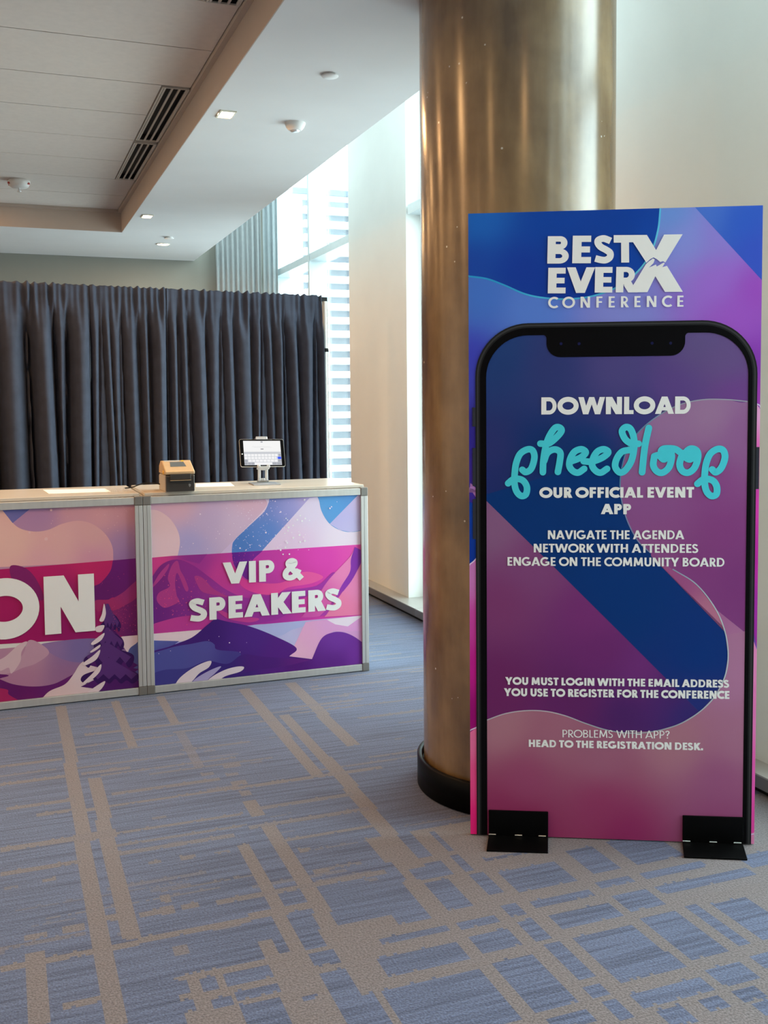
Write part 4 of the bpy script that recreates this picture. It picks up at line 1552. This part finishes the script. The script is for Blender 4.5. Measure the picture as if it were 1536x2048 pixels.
# ---- tablet on its stand
def tablet():
    c = onz(526, 973, TOPZ)
    Yt = 5.40
    r = tag(empty('tablet_stand', (1.352, Yt, TOPZ), -.06), 'silver metal tablet stand on the right counter', 'tablet stand')
    S = M['steel']
    b = MB()
    b.box(-.075, .075, -.085, .085, 0, .006, mat('stand_base_metal', (.40, .44, .50), .35, metal=.35, noise=.02, nscale=40))
    b.build('base_plate', r, .0025)
    b = MB()
    for x in (-.028, .012):
        b.prism([(.050, .006), (.062, .006), (.055, .092), (.043, .092)], x, x + .016, S, 'x')
    b.prism([(.050, .006), (.062, .006), (.0605, .03), (.0485, .03)], -.012, .012, S, 'x')
    b.prism([(.0445, .074), (.0565, .074), (.055, .092), (.043, .092)], -.012, .012, S, 'x')
    b.build('stem', r, .002)
    b = MB()
    b.lathe([(.008, -.032), (.008, .032)], (0, .056, .012), M['chrome'], 20, axis='x')
    b.build('hinge', r)
    tw, th = .250, .162
    zt = .095
    lean = math.radians(-23)
    org = Vector((0, .031, zt))

    def clamp(name, mb):
        o = mb.build(name, r, .002)
        o.location = org
        o.rotation_euler = (lean, math.radians(1.0), 0)
    b = MB()
    b.box(-.035, .035, -.012, .020, -.010, -.0004, S)
    b.box(-.035, -.018, -.012, -.007, -.006, .008, S)
    b.box(.018, .035, -.012, -.007, -.006, .008, S)
    clamp('lower_clamp', b)
    b = MB()
    b.box(-.030, .030, .012, .020, -.004, th + .006, S)
    b.box(-.032, .032, -.010, .020, th + .0006, th + .012, S)
    b.box(-.032, .032, -.013, -.008, th - .005, th + .012, S)
    clamp('upper_clamp', b)
    # the tablet itself, leaning back and turned slightly
    t = tag(empty('tablet', (1.352 - .031 * math.sin(-.06), Yt + .031 * math.cos(.06), TOPZ + zt)), 'tablet with a lit white screen held upright by the silver stand', 'tablet')
    t.rotation_euler = (lean, math.radians(1.0), -.06)
    b = MB()

    def rr(x0, x1, z0, z1, rad, n=6):
        P = []
        for cx, cz, a in ((x1 - rad, z1 - rad, 0), (x0 + rad, z1 - rad, 90), (x0 + rad, z0 + rad, 180), (x1 - rad, z0 + rad, 270)):
            P += arc(cx, cz, rad, rad, a, a + 90, n)
        return P
    b.prism(rr(-tw / 2, tw / 2, 0, th, .010), 0, .0075, M['alu'])
    b.build('shell', t)
    b = MB()
    b.prism(rr(-tw / 2 + .0015, tw / 2 - .0015, .0015, th - .0015, .009), -.0012, 0, M['blackgloss'])
    b.build('bezel', t)
    em = lambda nm, c, s=.62: mat(nm, (.02, .02, .02), .2, emit=lin(c), estr=s * 1.25, noise=.01)
    b = MB()
    sx0, sx1, sz0, sz1 = -tw / 2 + .022, tw / 2 - .020, .009, th - .010
    scr = em('screen_white', (250, 250, 250))
    b.box(sx0, sx1, -.0018, -.0012, sz0, sz1, scr)
    scr_o = b.build('screen', t)
    b = MB()
    y = -.0021
    kh = (sz1 - sz0) * .46
    gb = em('screen_grey', (205, 208, 215))
    b.box(sx0, sx1, y, -.0018, sz0, sz0 + kh + .012, gb)
    rows = 4
    ks = em('screen_key', (250, 250, 252))
    kg = em('screen_key_grey', (168, 172, 182))
    blue = em('screen_blue', (20, 70, 220), .8)
    rh = kh / rows
    for j in range(rows):
        z = sz0 + j * rh
        nk = 11 - (j == 1)
        if j == 0:
            ws = [(.0, .08, kg), (.09, .17, kg), (.18, .26, kg), (.27, .74, ks), (.75, .86, kg), (.87, .99, kg)]
        else:
            ws = [(k / nk + .006, (k + 1) / nk - .006, ks) for k in range(nk)]
            if j == 2:
                ws[-1] = (.865, .995, blue)
            if j == 3:
                ws[-1] = (.93, .995, kg)
            if j == 1:
                ws[-1] = (.90, .995, kg)
                ws[0] = (.005, .085, kg)
        for a, c2, m_ in ws:
            b.box(sx0 + a * (sx1 - sx0), sx0 + c2 * (sx1 - sx0), y - .0003, y, z + .0015, z + rh - .0012, m_)
    dk_ = em('screen_mark', (90, 92, 105), .7)
    lt_ = em('screen_pale', (225, 226, 228), .62)
    b.box(-.008, .008, y, -.0018, sz0 + .092, sz0 + .096, dk_)
    b.box(-.006, .006, y, -.0018, sz1 - .010, sz1 - .003, kg)
    b.box(-.055, .045, y, -.0018, sz0 + .108, sz0 + .1095, lt_)
    b.box(-.045, .055, y, -.0018, sz0 + .103, sz0 + .1045, lt_)
    b.build('screen_keyboard', scr_o)
    b = MB()
    b.lathe([(0, -.0019), (.0042, -.0019), (.0042, -.0012)], (-tw / 2 + .0115, 0, th * .46), M['chrome'], 20, axis='y')
    b.build('home_button', t)


tablet()


def sheet(pts, label, m, name='paper_sheet', cat='paper', dz=0.0003):
    P = [onz(x, y, TOPZ) for x, y in pts]
    b = MB()
    b.prism([(p[0], p[1]) for p in P][::1], TOPZ + dz, TOPZ + dz + .0012, m, 'z')
    return tag(b.build(name), label, cat)


sheet([(98, 988), (86, 980), (210, 977.5), (222, 984)], 'white paper sheet lying on the left counter', M['paper'])
sheet([(391, 974.5), (391, 967.5), (461, 965.5), (469, 972.5)], 'white paper sheet lying between the printer and the tablet stand', M['paper'])
clear = bpy.data.materials.new('clear_sleeve')
clear.use_nodes = True
_n = clear.node_tree.nodes
_b = _n['Principled BSDF']
_b.inputs['Base Color'].default_value = (.95, .93, .9, 1)
_b.inputs['Roughness'].default_value = .08
_b.inputs['Alpha'].default_value = .35
sheet([(216, 985), (208, 977.5), (250, 975.5), (262, 983)], 'clear plastic sleeve lying at the right end of the left counter', clear, 'plastic_sleeve', 'plastic sleeve')

# ================================================================== THE PHONE SIGN
SA, SB = onz(941, 1670), onz(1508, 1690)
SW = float(np.linalg.norm(SB - SA))
SH = 2.066
sd = (SB - SA) / SW
sang = math.atan2(sd[1], sd[0])
sn_ = np.array([sd[1], -sd[0], 0])        # towards the viewer
GAIN_S = 1.28
sign = tag(empty('phone_sign', tuple(SA), sang), 'tall free-standing sign printed with a large phone, in front of the concrete column', 'sign')


def sm(x, y):
    d = ray(x, y)
    nrm = np.array([sd[1], -sd[0], 0])
    p = EYEP + d * (((SA - EYEP) @ nrm) / (d @ nrm))
    return (float((p - SA) @ sd), float(p[2]))


FOOT = .004
b = MB()
b.box(0, SW, 0, .012, FOOT, SH, M['white'])
board = b.build('board', sign)
A = Art(sm, (0, FOOT), (SW, SH), 0., GAIN_S, .00010)
A.shape([(900, 380), (1560, 380), (1560, 1720), (900, 1720)],
        [(960, 590, (64, 112, 200)), (945, 720, (58, 62, 182)), (1060, 625, (82, 122, 208)), (1250, 625, (124, 130, 205)), (1370, 480, (128, 138, 212)), (1340, 430, (96, 140, 210)), (1430, 560, (150, 100, 200)), (1510, 580, (150, 68, 182)),
         (1470, 640, (152, 80, 190)), (950, 880, (46, 36, 142)), (1522, 720, (128, 52, 168)), (1522, 790, (160, 56, 170)), (945, 960, (60, 40, 150)), (1440, 470, (136, 120, 205))], soft=False)
A.shape([(1390, 400), (1545, 560), (1545, 400)], [(1480, 440, (40, 84, 186)), (1515, 500, (52, 78, 186)), (1420, 425, (70, 110, 198))], soft=False)
curve = [(920, 551), (941, 553), (975, 558), (1010, 571), (1050, 588), (1090, 596), (1140, 598), (1190, 591), (1240, 571), (1280, 538), (1304, 500), (1316, 460), (1320, 425), (1321, 400)]
A.shape(curve + [(1321, 380), (1321, 380), (920, 380), (920, 380)], [(960, 440, (24, 96, 184)), (945, 530, (22, 66, 160)), (1100, 440, (0, 62, 156)), (1250, 440, (0, 58, 150)), (1150, 560, (6, 50, 146)), (1040, 540, (12, 52, 150)), (1300, 480, (10, 66, 160))])
A.line(curve, .0055, [(960, 556, (40, 150, 205)), (1150, 596, (70, 175, 215)), (1300, 500, (96, 196, 222)), (1320, 420, (80, 180, 220))])
# margins beside the phone
A.shape([(920, 985), (941, 966), (962, 985), (962, 1010), (920, 975)], A.mat('print', (170, 120, 190)), soft=False)
A.shape([(930, 1003), (964, 1016), (964, 1100), (955, 1118), (930, 1132)], [(950, 1030, (10, 60, 165)), (950, 1120, (6, 50, 150))], soft=False)
A.shape([(930, 1131), (955, 1115), (964, 1098), (964, 1452), (930, 1466)], [(950, 1150, (196, 120, 190)), (950, 1250, (196, 60, 160)), (950, 1330, (190, 20, 140)), (950, 1430, (150, 0, 112))], soft=False)
A.shape([(930, 1464), (964, 1448), (964, 1720), (930, 1720)], [(950, 1475, (226, 110, 160)), (950, 1560, (228, 70, 136)), (950, 1640, (228, 26, 122))], soft=False)
wl_ = A.mat('print_line', (216, 196, 226))
A.line([(936, 1131), (948, 1122), (957, 1110), (962, 1096)], .004, wl_)
A.line([(936, 1462), (950, 1456), (964, 1449)], .004, wl_)
A.shape([(1508, 800), (1545, 818), (1545, 1295), (1508, 1268)], [(1522, 830, (226, 160, 205)), (1522, 900, (232, 96, 182)), (1522, 1000, (212, 58, 170)), (1522, 1110, (190, 40, 160)), (1520, 1230, (160, 44, 160))], soft=False)
A.shape([(1500, 1262), (1545, 1300), (1545, 1670), (1490, 1670)], [(1515, 1310, (236, 134, 186)), (1515, 1420, (234, 118, 182)), (1508, 1560, (230, 90, 175)), (1508, 1640, (226, 70, 160))], soft=False)
A.shape([(1480, 1672), (1530, 1665), (1530, 1730), (1480, 1730)], A.mat('print', (220, 132, 176)), soft=False)
A.line([(1508, 806), (1516, 809), (1526, 815)], .004, wl_)
A.line([(1490, 1670), (1512, 1667)], .003, wl_)
A.mb.build('printed_background', board)
Y1 = A.y - A.step * (A.k + 2)

# the printed phone
def rrect(u0, u1, v0, v1, rad, n=14):
    P = [(u0, v0), (u1, v0)]
    P += arc(u1 - rad, v1 - rad, rad, rad, 0, 90, n)
    P += arc(u0 + rad, v1 - rad, rad, rad, 90, 180, n)
    return P


u0, u1 = sm(951.5, 1000)[0], sm(1516, 1000)[0]
u1b = sm(1498, 1600)[0]
vt = sm(1235, 643.5)[1]
i0, i1 = sm(973, 1000)[0], sm(1493, 1000)[0]
it = sm(1235, 668)[1]
u1 = (u1 + u1b) / 2
rim = mat('print_phone_rim', (.018, .018, .020), .55, spec=.06, noise=.03, nscale=20)
blk = mat('print_phone_black', (.0035, .0032, .004), .55, spec=.05, noise=.03, nscale=20)
hi = mat('print_phone_highlight', (.042, .042, .044), .55, spec=.15, noise=.03, nscale=20)
# screen picture first (the bezel printed over its edge)
B = Art(sm, (i0 - .008, FOOT), (i1 + .008, it + .008), Y1, GAIN_S, .00010)
B.mb.add([(p[0], Y1, p[1]) for p in rrect(i0 - .004, i1 + .004, FOOT, it + .004, .15)], [tuple(range(2 + 30))],
         blend_mat('print', [(*sm(x, y), c) for x, y, c in [(990, 720, (28, 54, 112)), (1100, 740, (44, 54, 112)), (1240, 740, (74, 66, 124)), (1450, 720, (98, 76, 128)), (1400, 680, (92, 76, 126)), (1470, 790, (106, 60, 132)), (1350, 780, (88, 62, 128)), (985, 900, (40, 46, 106)), (1000, 960, (30, 42, 104)), (1080, 900, (6, 44, 104)), (1180, 900, (0, 46, 106)), (1280, 840, (50, 52, 116)), (1150, 1000, (0, 48, 112)), (985, 700, (30, 62, 118))]], GAIN_S, 1.6, .004))
# big blue ribbon running down to the right
blob = [(1495, 803), (1450, 799), (1400, 800), (1350, 813), (1300, 843), (1264, 880), (1247, 920), (1240, 965), (1244, 1005), (1256, 1045), (1276, 1082), (1300, 1105), (1345, 1138), (1392, 1168), (1430, 1216), (1450, 1264), (1456, 1312), (1449, 1354), (1428, 1394), (1398, 1424), (1358, 1448), (1310, 1462), (1262, 1466), (1215, 1460), (1170, 1446), (1130, 1431), (1090, 1422), (1050, 1421), (1010, 1427), (973, 1440)]
B.shape([(940, 990)] * 1 + [(970, 990), (973, 1003), (1100, 1126), (1250, 1275), (1330, 1355), (1400, 1425), (1500, 1300), (1500, 1000), (1300, 900), (1100, 950)], [(1100, 1050, (0, 48, 112)), (1250, 1200, (0, 48, 114)), (1400, 1320, (0, 46, 116)), (1180, 980, (0, 48, 112)), (1400, 1400, (34, 44, 116))], soft=False)
B.shape([(960, 990), (973, 1002), (1100, 1126), (1250, 1275), (1330, 1355), (1402, 1428), (1402, 1700), (960, 1700)],
        [(985, 1060, (130, 88, 128)), (1060, 1130, (124, 66, 118)), (1000, 1200, (120, 54, 106)), (1180, 1230, (116, 44, 112)), (1000, 1380, (104, 34, 92)), (1150, 1400, (94, 32, 94)), (1250, 1420, (70, 30, 96)), (1280, 1345, (112, 44, 118)), (1330, 1400, (72, 34, 104)), (1370, 1425, (44, 38, 108)), (1200, 1310, (106, 38, 106))], soft=False)
# pink field to the right of the curve
B.shape(blob[:12] + [(1321, 1130), (1487, 1262), (1487, 1262), (1530, 1295), (1530, 1295), (1530, 760), (1530, 760)],
        [(1420, 830, (150, 114, 150)), (1330, 850, (146, 108, 150)), (1480, 860, (138, 88, 140)), (1290, 920, (138, 92, 142)), (1300, 1000, (134, 76, 134)), (1420, 960, (134, 66, 130)), (1450, 1060, (128, 58, 122)), (1320, 1080, (136, 74, 130)), (1480, 1160, (120, 52, 116)), (1400, 1130, (126, 58, 120))])
B.shape([(1310, 1120), (1321, 1130), (1489, 1264), (1520, 1290), (1520, 1560), (1380, 1560), (1250, 1560), (1250, 1464), (1310, 1462), (1358, 1448), (1398, 1424), (1428, 1394), (1449, 1354), (1456, 1312), (1450, 1264), (1430, 1216), (1392, 1168), (1345, 1138)],
        [(1440, 1210, (160, 96, 142)), (1470, 1300, (166, 110, 148)), (1460, 1420, (166, 112, 140)), (1350, 1500, (162, 108, 126)), (1400, 1180, (150, 84, 138))], soft=False)
B.shape([(1321, 1130), (1345, 1138), (1392, 1168), (1430, 1216), (1449, 1256), (1400, 1208)], [(1360, 1160, (152, 76, 128)), (1430, 1230, (176, 108, 136))], soft=False)
# pink floor of the screen
B.shape(blob[15:] + [(940, 1460), (940, 1460), (940, 1740), (940, 1740), (1530, 1740), (1530, 1740), (1530, 1290), (1530, 1290), (1489, 1262), (1489, 1262), (1452, 1270), (1452, 1270)],
        [(1000, 1450, (164, 112, 128)), (1120, 1470, (156, 98, 120)), (1200, 1510, (152, 92, 118)), (1350, 1490, (164, 112, 128)), (1470, 1350, (166, 112, 148)), (1480, 1480, (160, 106, 134)), (1440, 1560, (146, 80, 122)), (1050, 1560, (146, 66, 104)), (1200, 1610, (144, 52, 96)), (1050, 1650, (134, 32, 82)), (1250, 1660, (140, 40, 92)), (1440, 1640, (144, 70, 116)), (1000, 1620, (136, 44, 88))], n=4)
edge = B.mat('print_line', [(1450, 800, (150, 150, 165)), (1245, 940, (70, 130, 165)), (1250, 1030, (120, 130, 165)), (1456, 1310, (176, 190, 196)), (1260, 1465, (150, 160, 170)), (1050, 1421, (176, 168, 178))])
B.line(blob[:12], .0036, edge)
B.line(blob[12:], .0036, edge)
B.mb.build('printed_screen', sign)
Y2 = B.y - B.step * (B.k + 3)
# bezel ring, notch, rim
b = MB()


def ring(mb, Po, Pi, y, m):
    n = len(Po)
    mb.add([(p[0], y, p[1]) for p in Po + Pi], [(i, n + i, n + i + 1, i + 1) for i in range(1, n - 1)] + [(n - 1, 2 * n - 1, n, 0)], m)


def tapered(P):          # the printed phone narrows very slightly where the board foreshortens
    return P


ring(b, rrect(u0, u1, FOOT, vt, .172), rrect(u0 + .0045, u1 - .0045, FOOT, vt - .0045, .168), Y2, rim)
ring(b, rrect(u0 + .0045, u1 - .0045, FOOT, vt - .0045, .168), rrect(u0 + .0100, u1 - .0100, FOOT, vt - .0100, .163), Y2, hi)
ring(b, rrect(u0 + .0100, u1 - .0100, FOOT, vt - .0100, .163), rrect(u0 + .015, u1 - .015, FOOT, vt - .015, .158), Y2, rim)
ring(b, rrect(u0 + .015, u1 - .015, FOOT, vt - .015, .158), rrect(i0, i1, FOOT, it, .135), Y2, blk)
n0, n1, nb_ = sm(1093, 690)[0], sm(1370, 690)[0], sm(1230, 713)[1]
P = [(n0 - .012, it + .002)] + arc(n0 - .012, it - .012, .012, .0125, 90, 0, 5) + arc(n0 + .045, nb_ + .045, .045, .045, 180, 270, 8) + arc(n1 - .045, nb_ + .045, .045, .045, 270, 360, 8) + arc(n1 + .012, it - .012, .012, .0125, 180, 90, 5) + [(n1 + .012, it + .002)]
b.add([(p[0], Y2 - .0001, p[1]) for p in P], [tuple(range(len(P)))], blk)
pframe = b.build('printed_phone_frame', sign)
bl = mat('print_camera_blue', (.004, .006, .11), .4, noise=.02)
for x, y in ((1122, 687.5), (1158, 687.5), (1304, 686.5), (1341, 686.5)):
    c = sm(x, y)
    b = MB()
    b.lathe([(0, -.0003), (.0048, -.0003)], (c[0], Y2 - .0001, c[1]), bl, 16, axis='y')
    b.build('printed_camera_dot', pframe)
btn = mat('print_button', (.032, .034, .05), .5, spec=.2, noise=.03, nscale=20)
for (xa, xb, ya, yb) in ((944, 951.5, 815, 853), (944.5, 952, 896, 972), (945.5, 952.5, 998, 1078), (1515, 1521.5, 894, 978)):
    P = [sm(xa, ya), sm(xb, ya), sm(xb, yb), sm(xa, yb)]
    if xa > 1200:
        P = [(u1, P[0][1]), (u1 + .009, P[0][1]), (u1 + .009, P[2][1]), (u1, P[2][1])]
    else:
        P = [(u0 - .010, P[0][1]), (u0, P[0][1]), (u0, P[2][1]), (u0 - .010, P[2][1])]
    b = MB()
    b.add([(p[0], Y2, p[1]) for p in P], [(3, 2, 1, 0)], btn)
    b.build('printed_side_button', pframe)
YT = Y2 - .0004


def line_part(text, xl, yl, xr, yr, cap_px, w, name='text_line', track=0.):
    t = MB()
    p0, p1 = sm(xl, yl), sm(xr, yr)
    cap = sm((xl + xr) / 2, (yl + yr) / 2 - cap_px)[1] - sm((xl + xr) / 2, (yl + yr) / 2)[1]
    put_text(t, text, p0, p1, cap, w, M['letter'], YT, track)
    t.build(name, sign)


def lz(x, y):
    return (x / 4.518 + 1060, y / 4.518 + 450)


# logo: BEST / EVER with one tall X made of a peak
def lbox(ch, xl, xr, yt, yb, w=.30):
    t = MB()
    a, c = lz(xl, yb), lz(xr, yb)
    p0, p1 = sm(*a), sm(*c)
    cap = sm(a[0], a[1] - (yb - yt) / 4.518)[1] - p0[1]
    put_text(t, ch, p0, p1, cap, w, M['letter'], YT)
    return t


logo = MB()


def merge(dst, src):
    k = len(dst.v)
    dst.v += src.v
    for f, mi_, sm_ in zip(src.f, src.m, src.smooth):
        dst.f.append([k + i for i in f])
        dst.m.append(dst.mi(src.mats[mi_]))
        dst.smooth.append(sm_)


for ch, xl, xr, yt, yb in (('B', 155, 352, 103, 350), ('E', 380, 549, 98, 347), ('S', 574, 750, 97, 343), ('E', 160, 320, 388, 619), ('V', 328, 570, 384, 615), ('E', 583, 742, 381, 612), ('R', 773, 952, 380, 610)):
    merge(logo, lbox(ch, xl, xr, yt, yb, .25 if ch in 'BR' else .285))


def lpoly(pts, k=0):
    Q = [sm(*lz(x, y)) for x, y in pts]
    logo.add([(q[0], YT - .00002 * k, q[1]) for q in Q], [tuple(range(len(Q)))], M['letter'])


lpoly([(755, 93), (1055, 91), (1138, 228), (1210, 88), (1378, 85), (1222, 340), (1200, 328), (1175, 336), (1145, 310), (1115, 294), (1085, 310), (1050, 342), (930, 157), (893, 158), (895, 340), (823, 341), (822, 161), (755, 161)])
lpoly([(845, 545), (925, 556), (1045, 356), (1075, 328), (1110, 304), (1126, 312), (1115, 345), (1075, 385), (1137, 358), (1144, 376), (1206, 341), (1216, 347), (1195, 382), (1236, 370), (1380, 605), (1218, 606), (1131, 464), (1060, 608), (886, 610)], 3)
logo.build('logo_lettering', sign)
c0, c1 = lz(163, 752), lz(1385, 739)
line_part('CONFERENCE', c0[0], c0[1], c1[0], c1[1], 100 / 4.518, .19, 'logo_lettering', .36)
line_part('DOWNLOAD', 1082.5, 829, 1381.5, 827.5, 34.5, .29, 'headline_lettering', -.02)
line_part('OUR OFFICIAL EVENT', 1078.5, 995.5, 1387, 995, 21, .29)
line_part('APP', 1201.5, 1028, 1262, 1028.3, 20.5, .30)
line_part('NAVIGATE THE AGENDA', 1095.7, 1078, 1367.2, 1078.2, 17.6, .215)
line_part('NETWORK WITH ATTENDEES', 1067.5, 1104.5, 1396, 1105.5, 17.4, .215)
line_part('ENGAGE ON THE COMMUNITY BOARD', 1015, 1131, 1448.5, 1133, 17.4, .215)
line_part('YOU MUST LOGIN WITH THE EMAIL ADDRESS', 1010.5, 1368.6, 1457.5, 1374.8, 15.3, .28)
line_part('YOU USE TO REGISTER FOR THE CONFERENCE', 1008, 1391.4, 1458.5, 1397.4, 15.8, .28)
line_part('PROBLEMS WITH APP?', 1125, 1474, 1338.5, 1476.4, 15.2, .13)
line_part('HEAD TO THE REGISTRATION DESK.', 1057.5, 1493, 1406, 1500, 14.6, .28)

# script name in turquoise
cy = mat('turquoise_print', tuple(x * GAIN_S for x in lin((64, 194, 210))), .45, spec=.35, noise=.01, nscale=25)
t = MB()
strokes = [
    [(142, 318), (165, 333), (200, 310), (220, 240), (208, 195), (175, 188), (130, 215), (105, 270), (95, 330), (92, 400), (105, 455), (135, 485), (165, 475), (172, 430), (150, 390), (115, 376), (80, 382), (52, 405)],
    [(258, 151), (310, 150), (360, 112), (393, 70), (380, 48), (350, 52), (312, 110), (290, 180), (277, 260), (274, 334)],
    [(282, 262), (300, 215), (330, 192), (362, 190), (386, 212), (382, 265), (370, 332)],
    [(455, 264), (515, 240), (548, 208), (522, 187), (480, 200), (452, 240), (443, 290), (465, 325), (500, 336), (538, 312)],
    [(535, 264), (590, 265), (655, 240), (692, 207), (665, 187), (625, 200), (597, 240), (589, 290), (612, 325), (645, 336), (684, 312)],
    [(838, 190), (780, 203), (745, 250), (737, 300), (765, 335), (800, 322), (838, 265), (856, 190), (856, 120), (836, 60), (805, 45), (780, 72), (800, 122), (840, 150), (886, 152)],
    [(951, 51), (926, 170), (908, 334)],
    [(986, 232), (980, 290), (1003, 328), (1040, 336), (1080, 302), (1097, 240), (1092, 200)],
    [(986, 232), (1015, 226), (1045, 252), (1064, 236), (1058, 214), (1030, 205), (1040, 186), (1075, 181), (1120, 186), (1160, 212)],
    [(1168, 212), (1148, 280), (1165, 325), (1205, 336), (1245, 302), (1266, 235), (1256, 195), (1220, 183), (1190, 205), (1188, 238), (1212, 252), (1234, 238), (1225, 215)],
    [(1356, 316), (1380, 334), (1415, 305), (1438, 240), (1426, 194), (1390, 186), (1345, 215), (1320, 270), (1310, 330), (1308, 400), (1320, 455), (1350, 485), (1382, 475), (1386, 430), (1366, 392), (1330, 377), (1295, 382), (1262, 408)],
]
w_s = (sm(1200 + 13.4, 920)[0] - sm(1200, 920)[0])
for k, S_ in enumerate(strokes):
    P = [sm(x / 3.2 + 1000, y / 3.2 + 840) for x, y in S_]
    put_stroke(t, catmull(P, 7), w_s, cy, YT - .00009 * k)
t.build('script_lettering', sign)


# black hinged feet
def foot(top_l, top_r, hin_l, hin_r, fr_l, fr_r):
    ul, ur = sm(*hin_l)[0], sm(*hin_r)[0]
    v = (sm(*top_l)[1] + sm(*top_r)[1]) / 2

    def loc(x, y):
        p = onz(x, y, .004)
        return (float((p - SA) @ sd), -float((p - SA) @ sn_))
    f0, f1 = loc(*fr_l), loc(*fr_r)
    o = empty('foot', (0, 0, 0))
    o.parent = sign
    b = MB()
    b.box(ul, ur, -.010, -.003, .006, v, M['blackgloss'])
    b.build('upright_plate', o, .002)
    b = MB()
    b.prism([(ul, -.004), (f0[0], f0[1]), (f1[0], f1[1]), (ur, -.004)], .0005, .0065, M['blackgloss'], 'z')
    b.build('base_plate', o, .0015)
    for q in (.06, .5, .9):
        u = ul + (ur - ul) * q
        b = MB()
        b.lathe([(.0038, -.012), (.0038, .012)], (u, -.0125, .0098), M['chrome'], 14, axis='x')
        b.build('hinge_pin', o)


foot((977.5, 1619), (1096, 1621), (977.5, 1672), (1096, 1676), (973, 1701), (1096, 1705))
foot((1364, 1630), (1485, 1632), (1364, 1686), (1485, 1690), (1368, 1714), (1495, 1719))


# ================================================================== OUTSIDE
# pale apartment tower across the street, its banded face towards the room
def tower():
    Yb = 205.
    pl, pm, pr = onY(583, 400, Yb), onY(604, 400, Yb), onY(760, 400, Yb)
    zt = float(onY(600, 388, Yb)[2])
    r = tag(empty('apartment_tower', (pm[0], Yb, -40)), 'pale apartment tower with banded balconies seen through the far window', 'building')
    con = mat('tower_concrete', (.82, .82, .82), .8, noise=.03, nscale=.2)
    win = mat('tower_window', (.12, .13, .165), .4, noise=.15, nscale=.4)
    cap = mat('tower_roof', (.14, .17, .21), .7, noise=.05, nscale=.3)
    H = zt + 40
    w = float(pr[0] - pm[0])
    lw = float(pm[0] - pl[0])
    b = MB()
    b.box(-lw, w, 0, 14, 0, H, con)
    b.build('tower_wall', r)
    b = MB()
    b.box(-lw, w + .6, -.8, 14.6, H, H + 1.2, cap)
    b.build('roof', r)
    fh = 2.85
    k = 0
    z = H - 2.6
    while z > 0 and k < 30:
        b = MB()
        b.box(.0, w, -.05, .02, z, z + 1.45, win)
        b.build('window_band', r)
        b = MB()
        b.box(.0, w, -1.3, -1.1, z - 1.1, z, con)
        b.box(.0, w, -1.3, 0, z - 1.3, z - 1.1, con)
        b.build('balcony', r)
        z -= fh
        k += 1
    return r


tower()
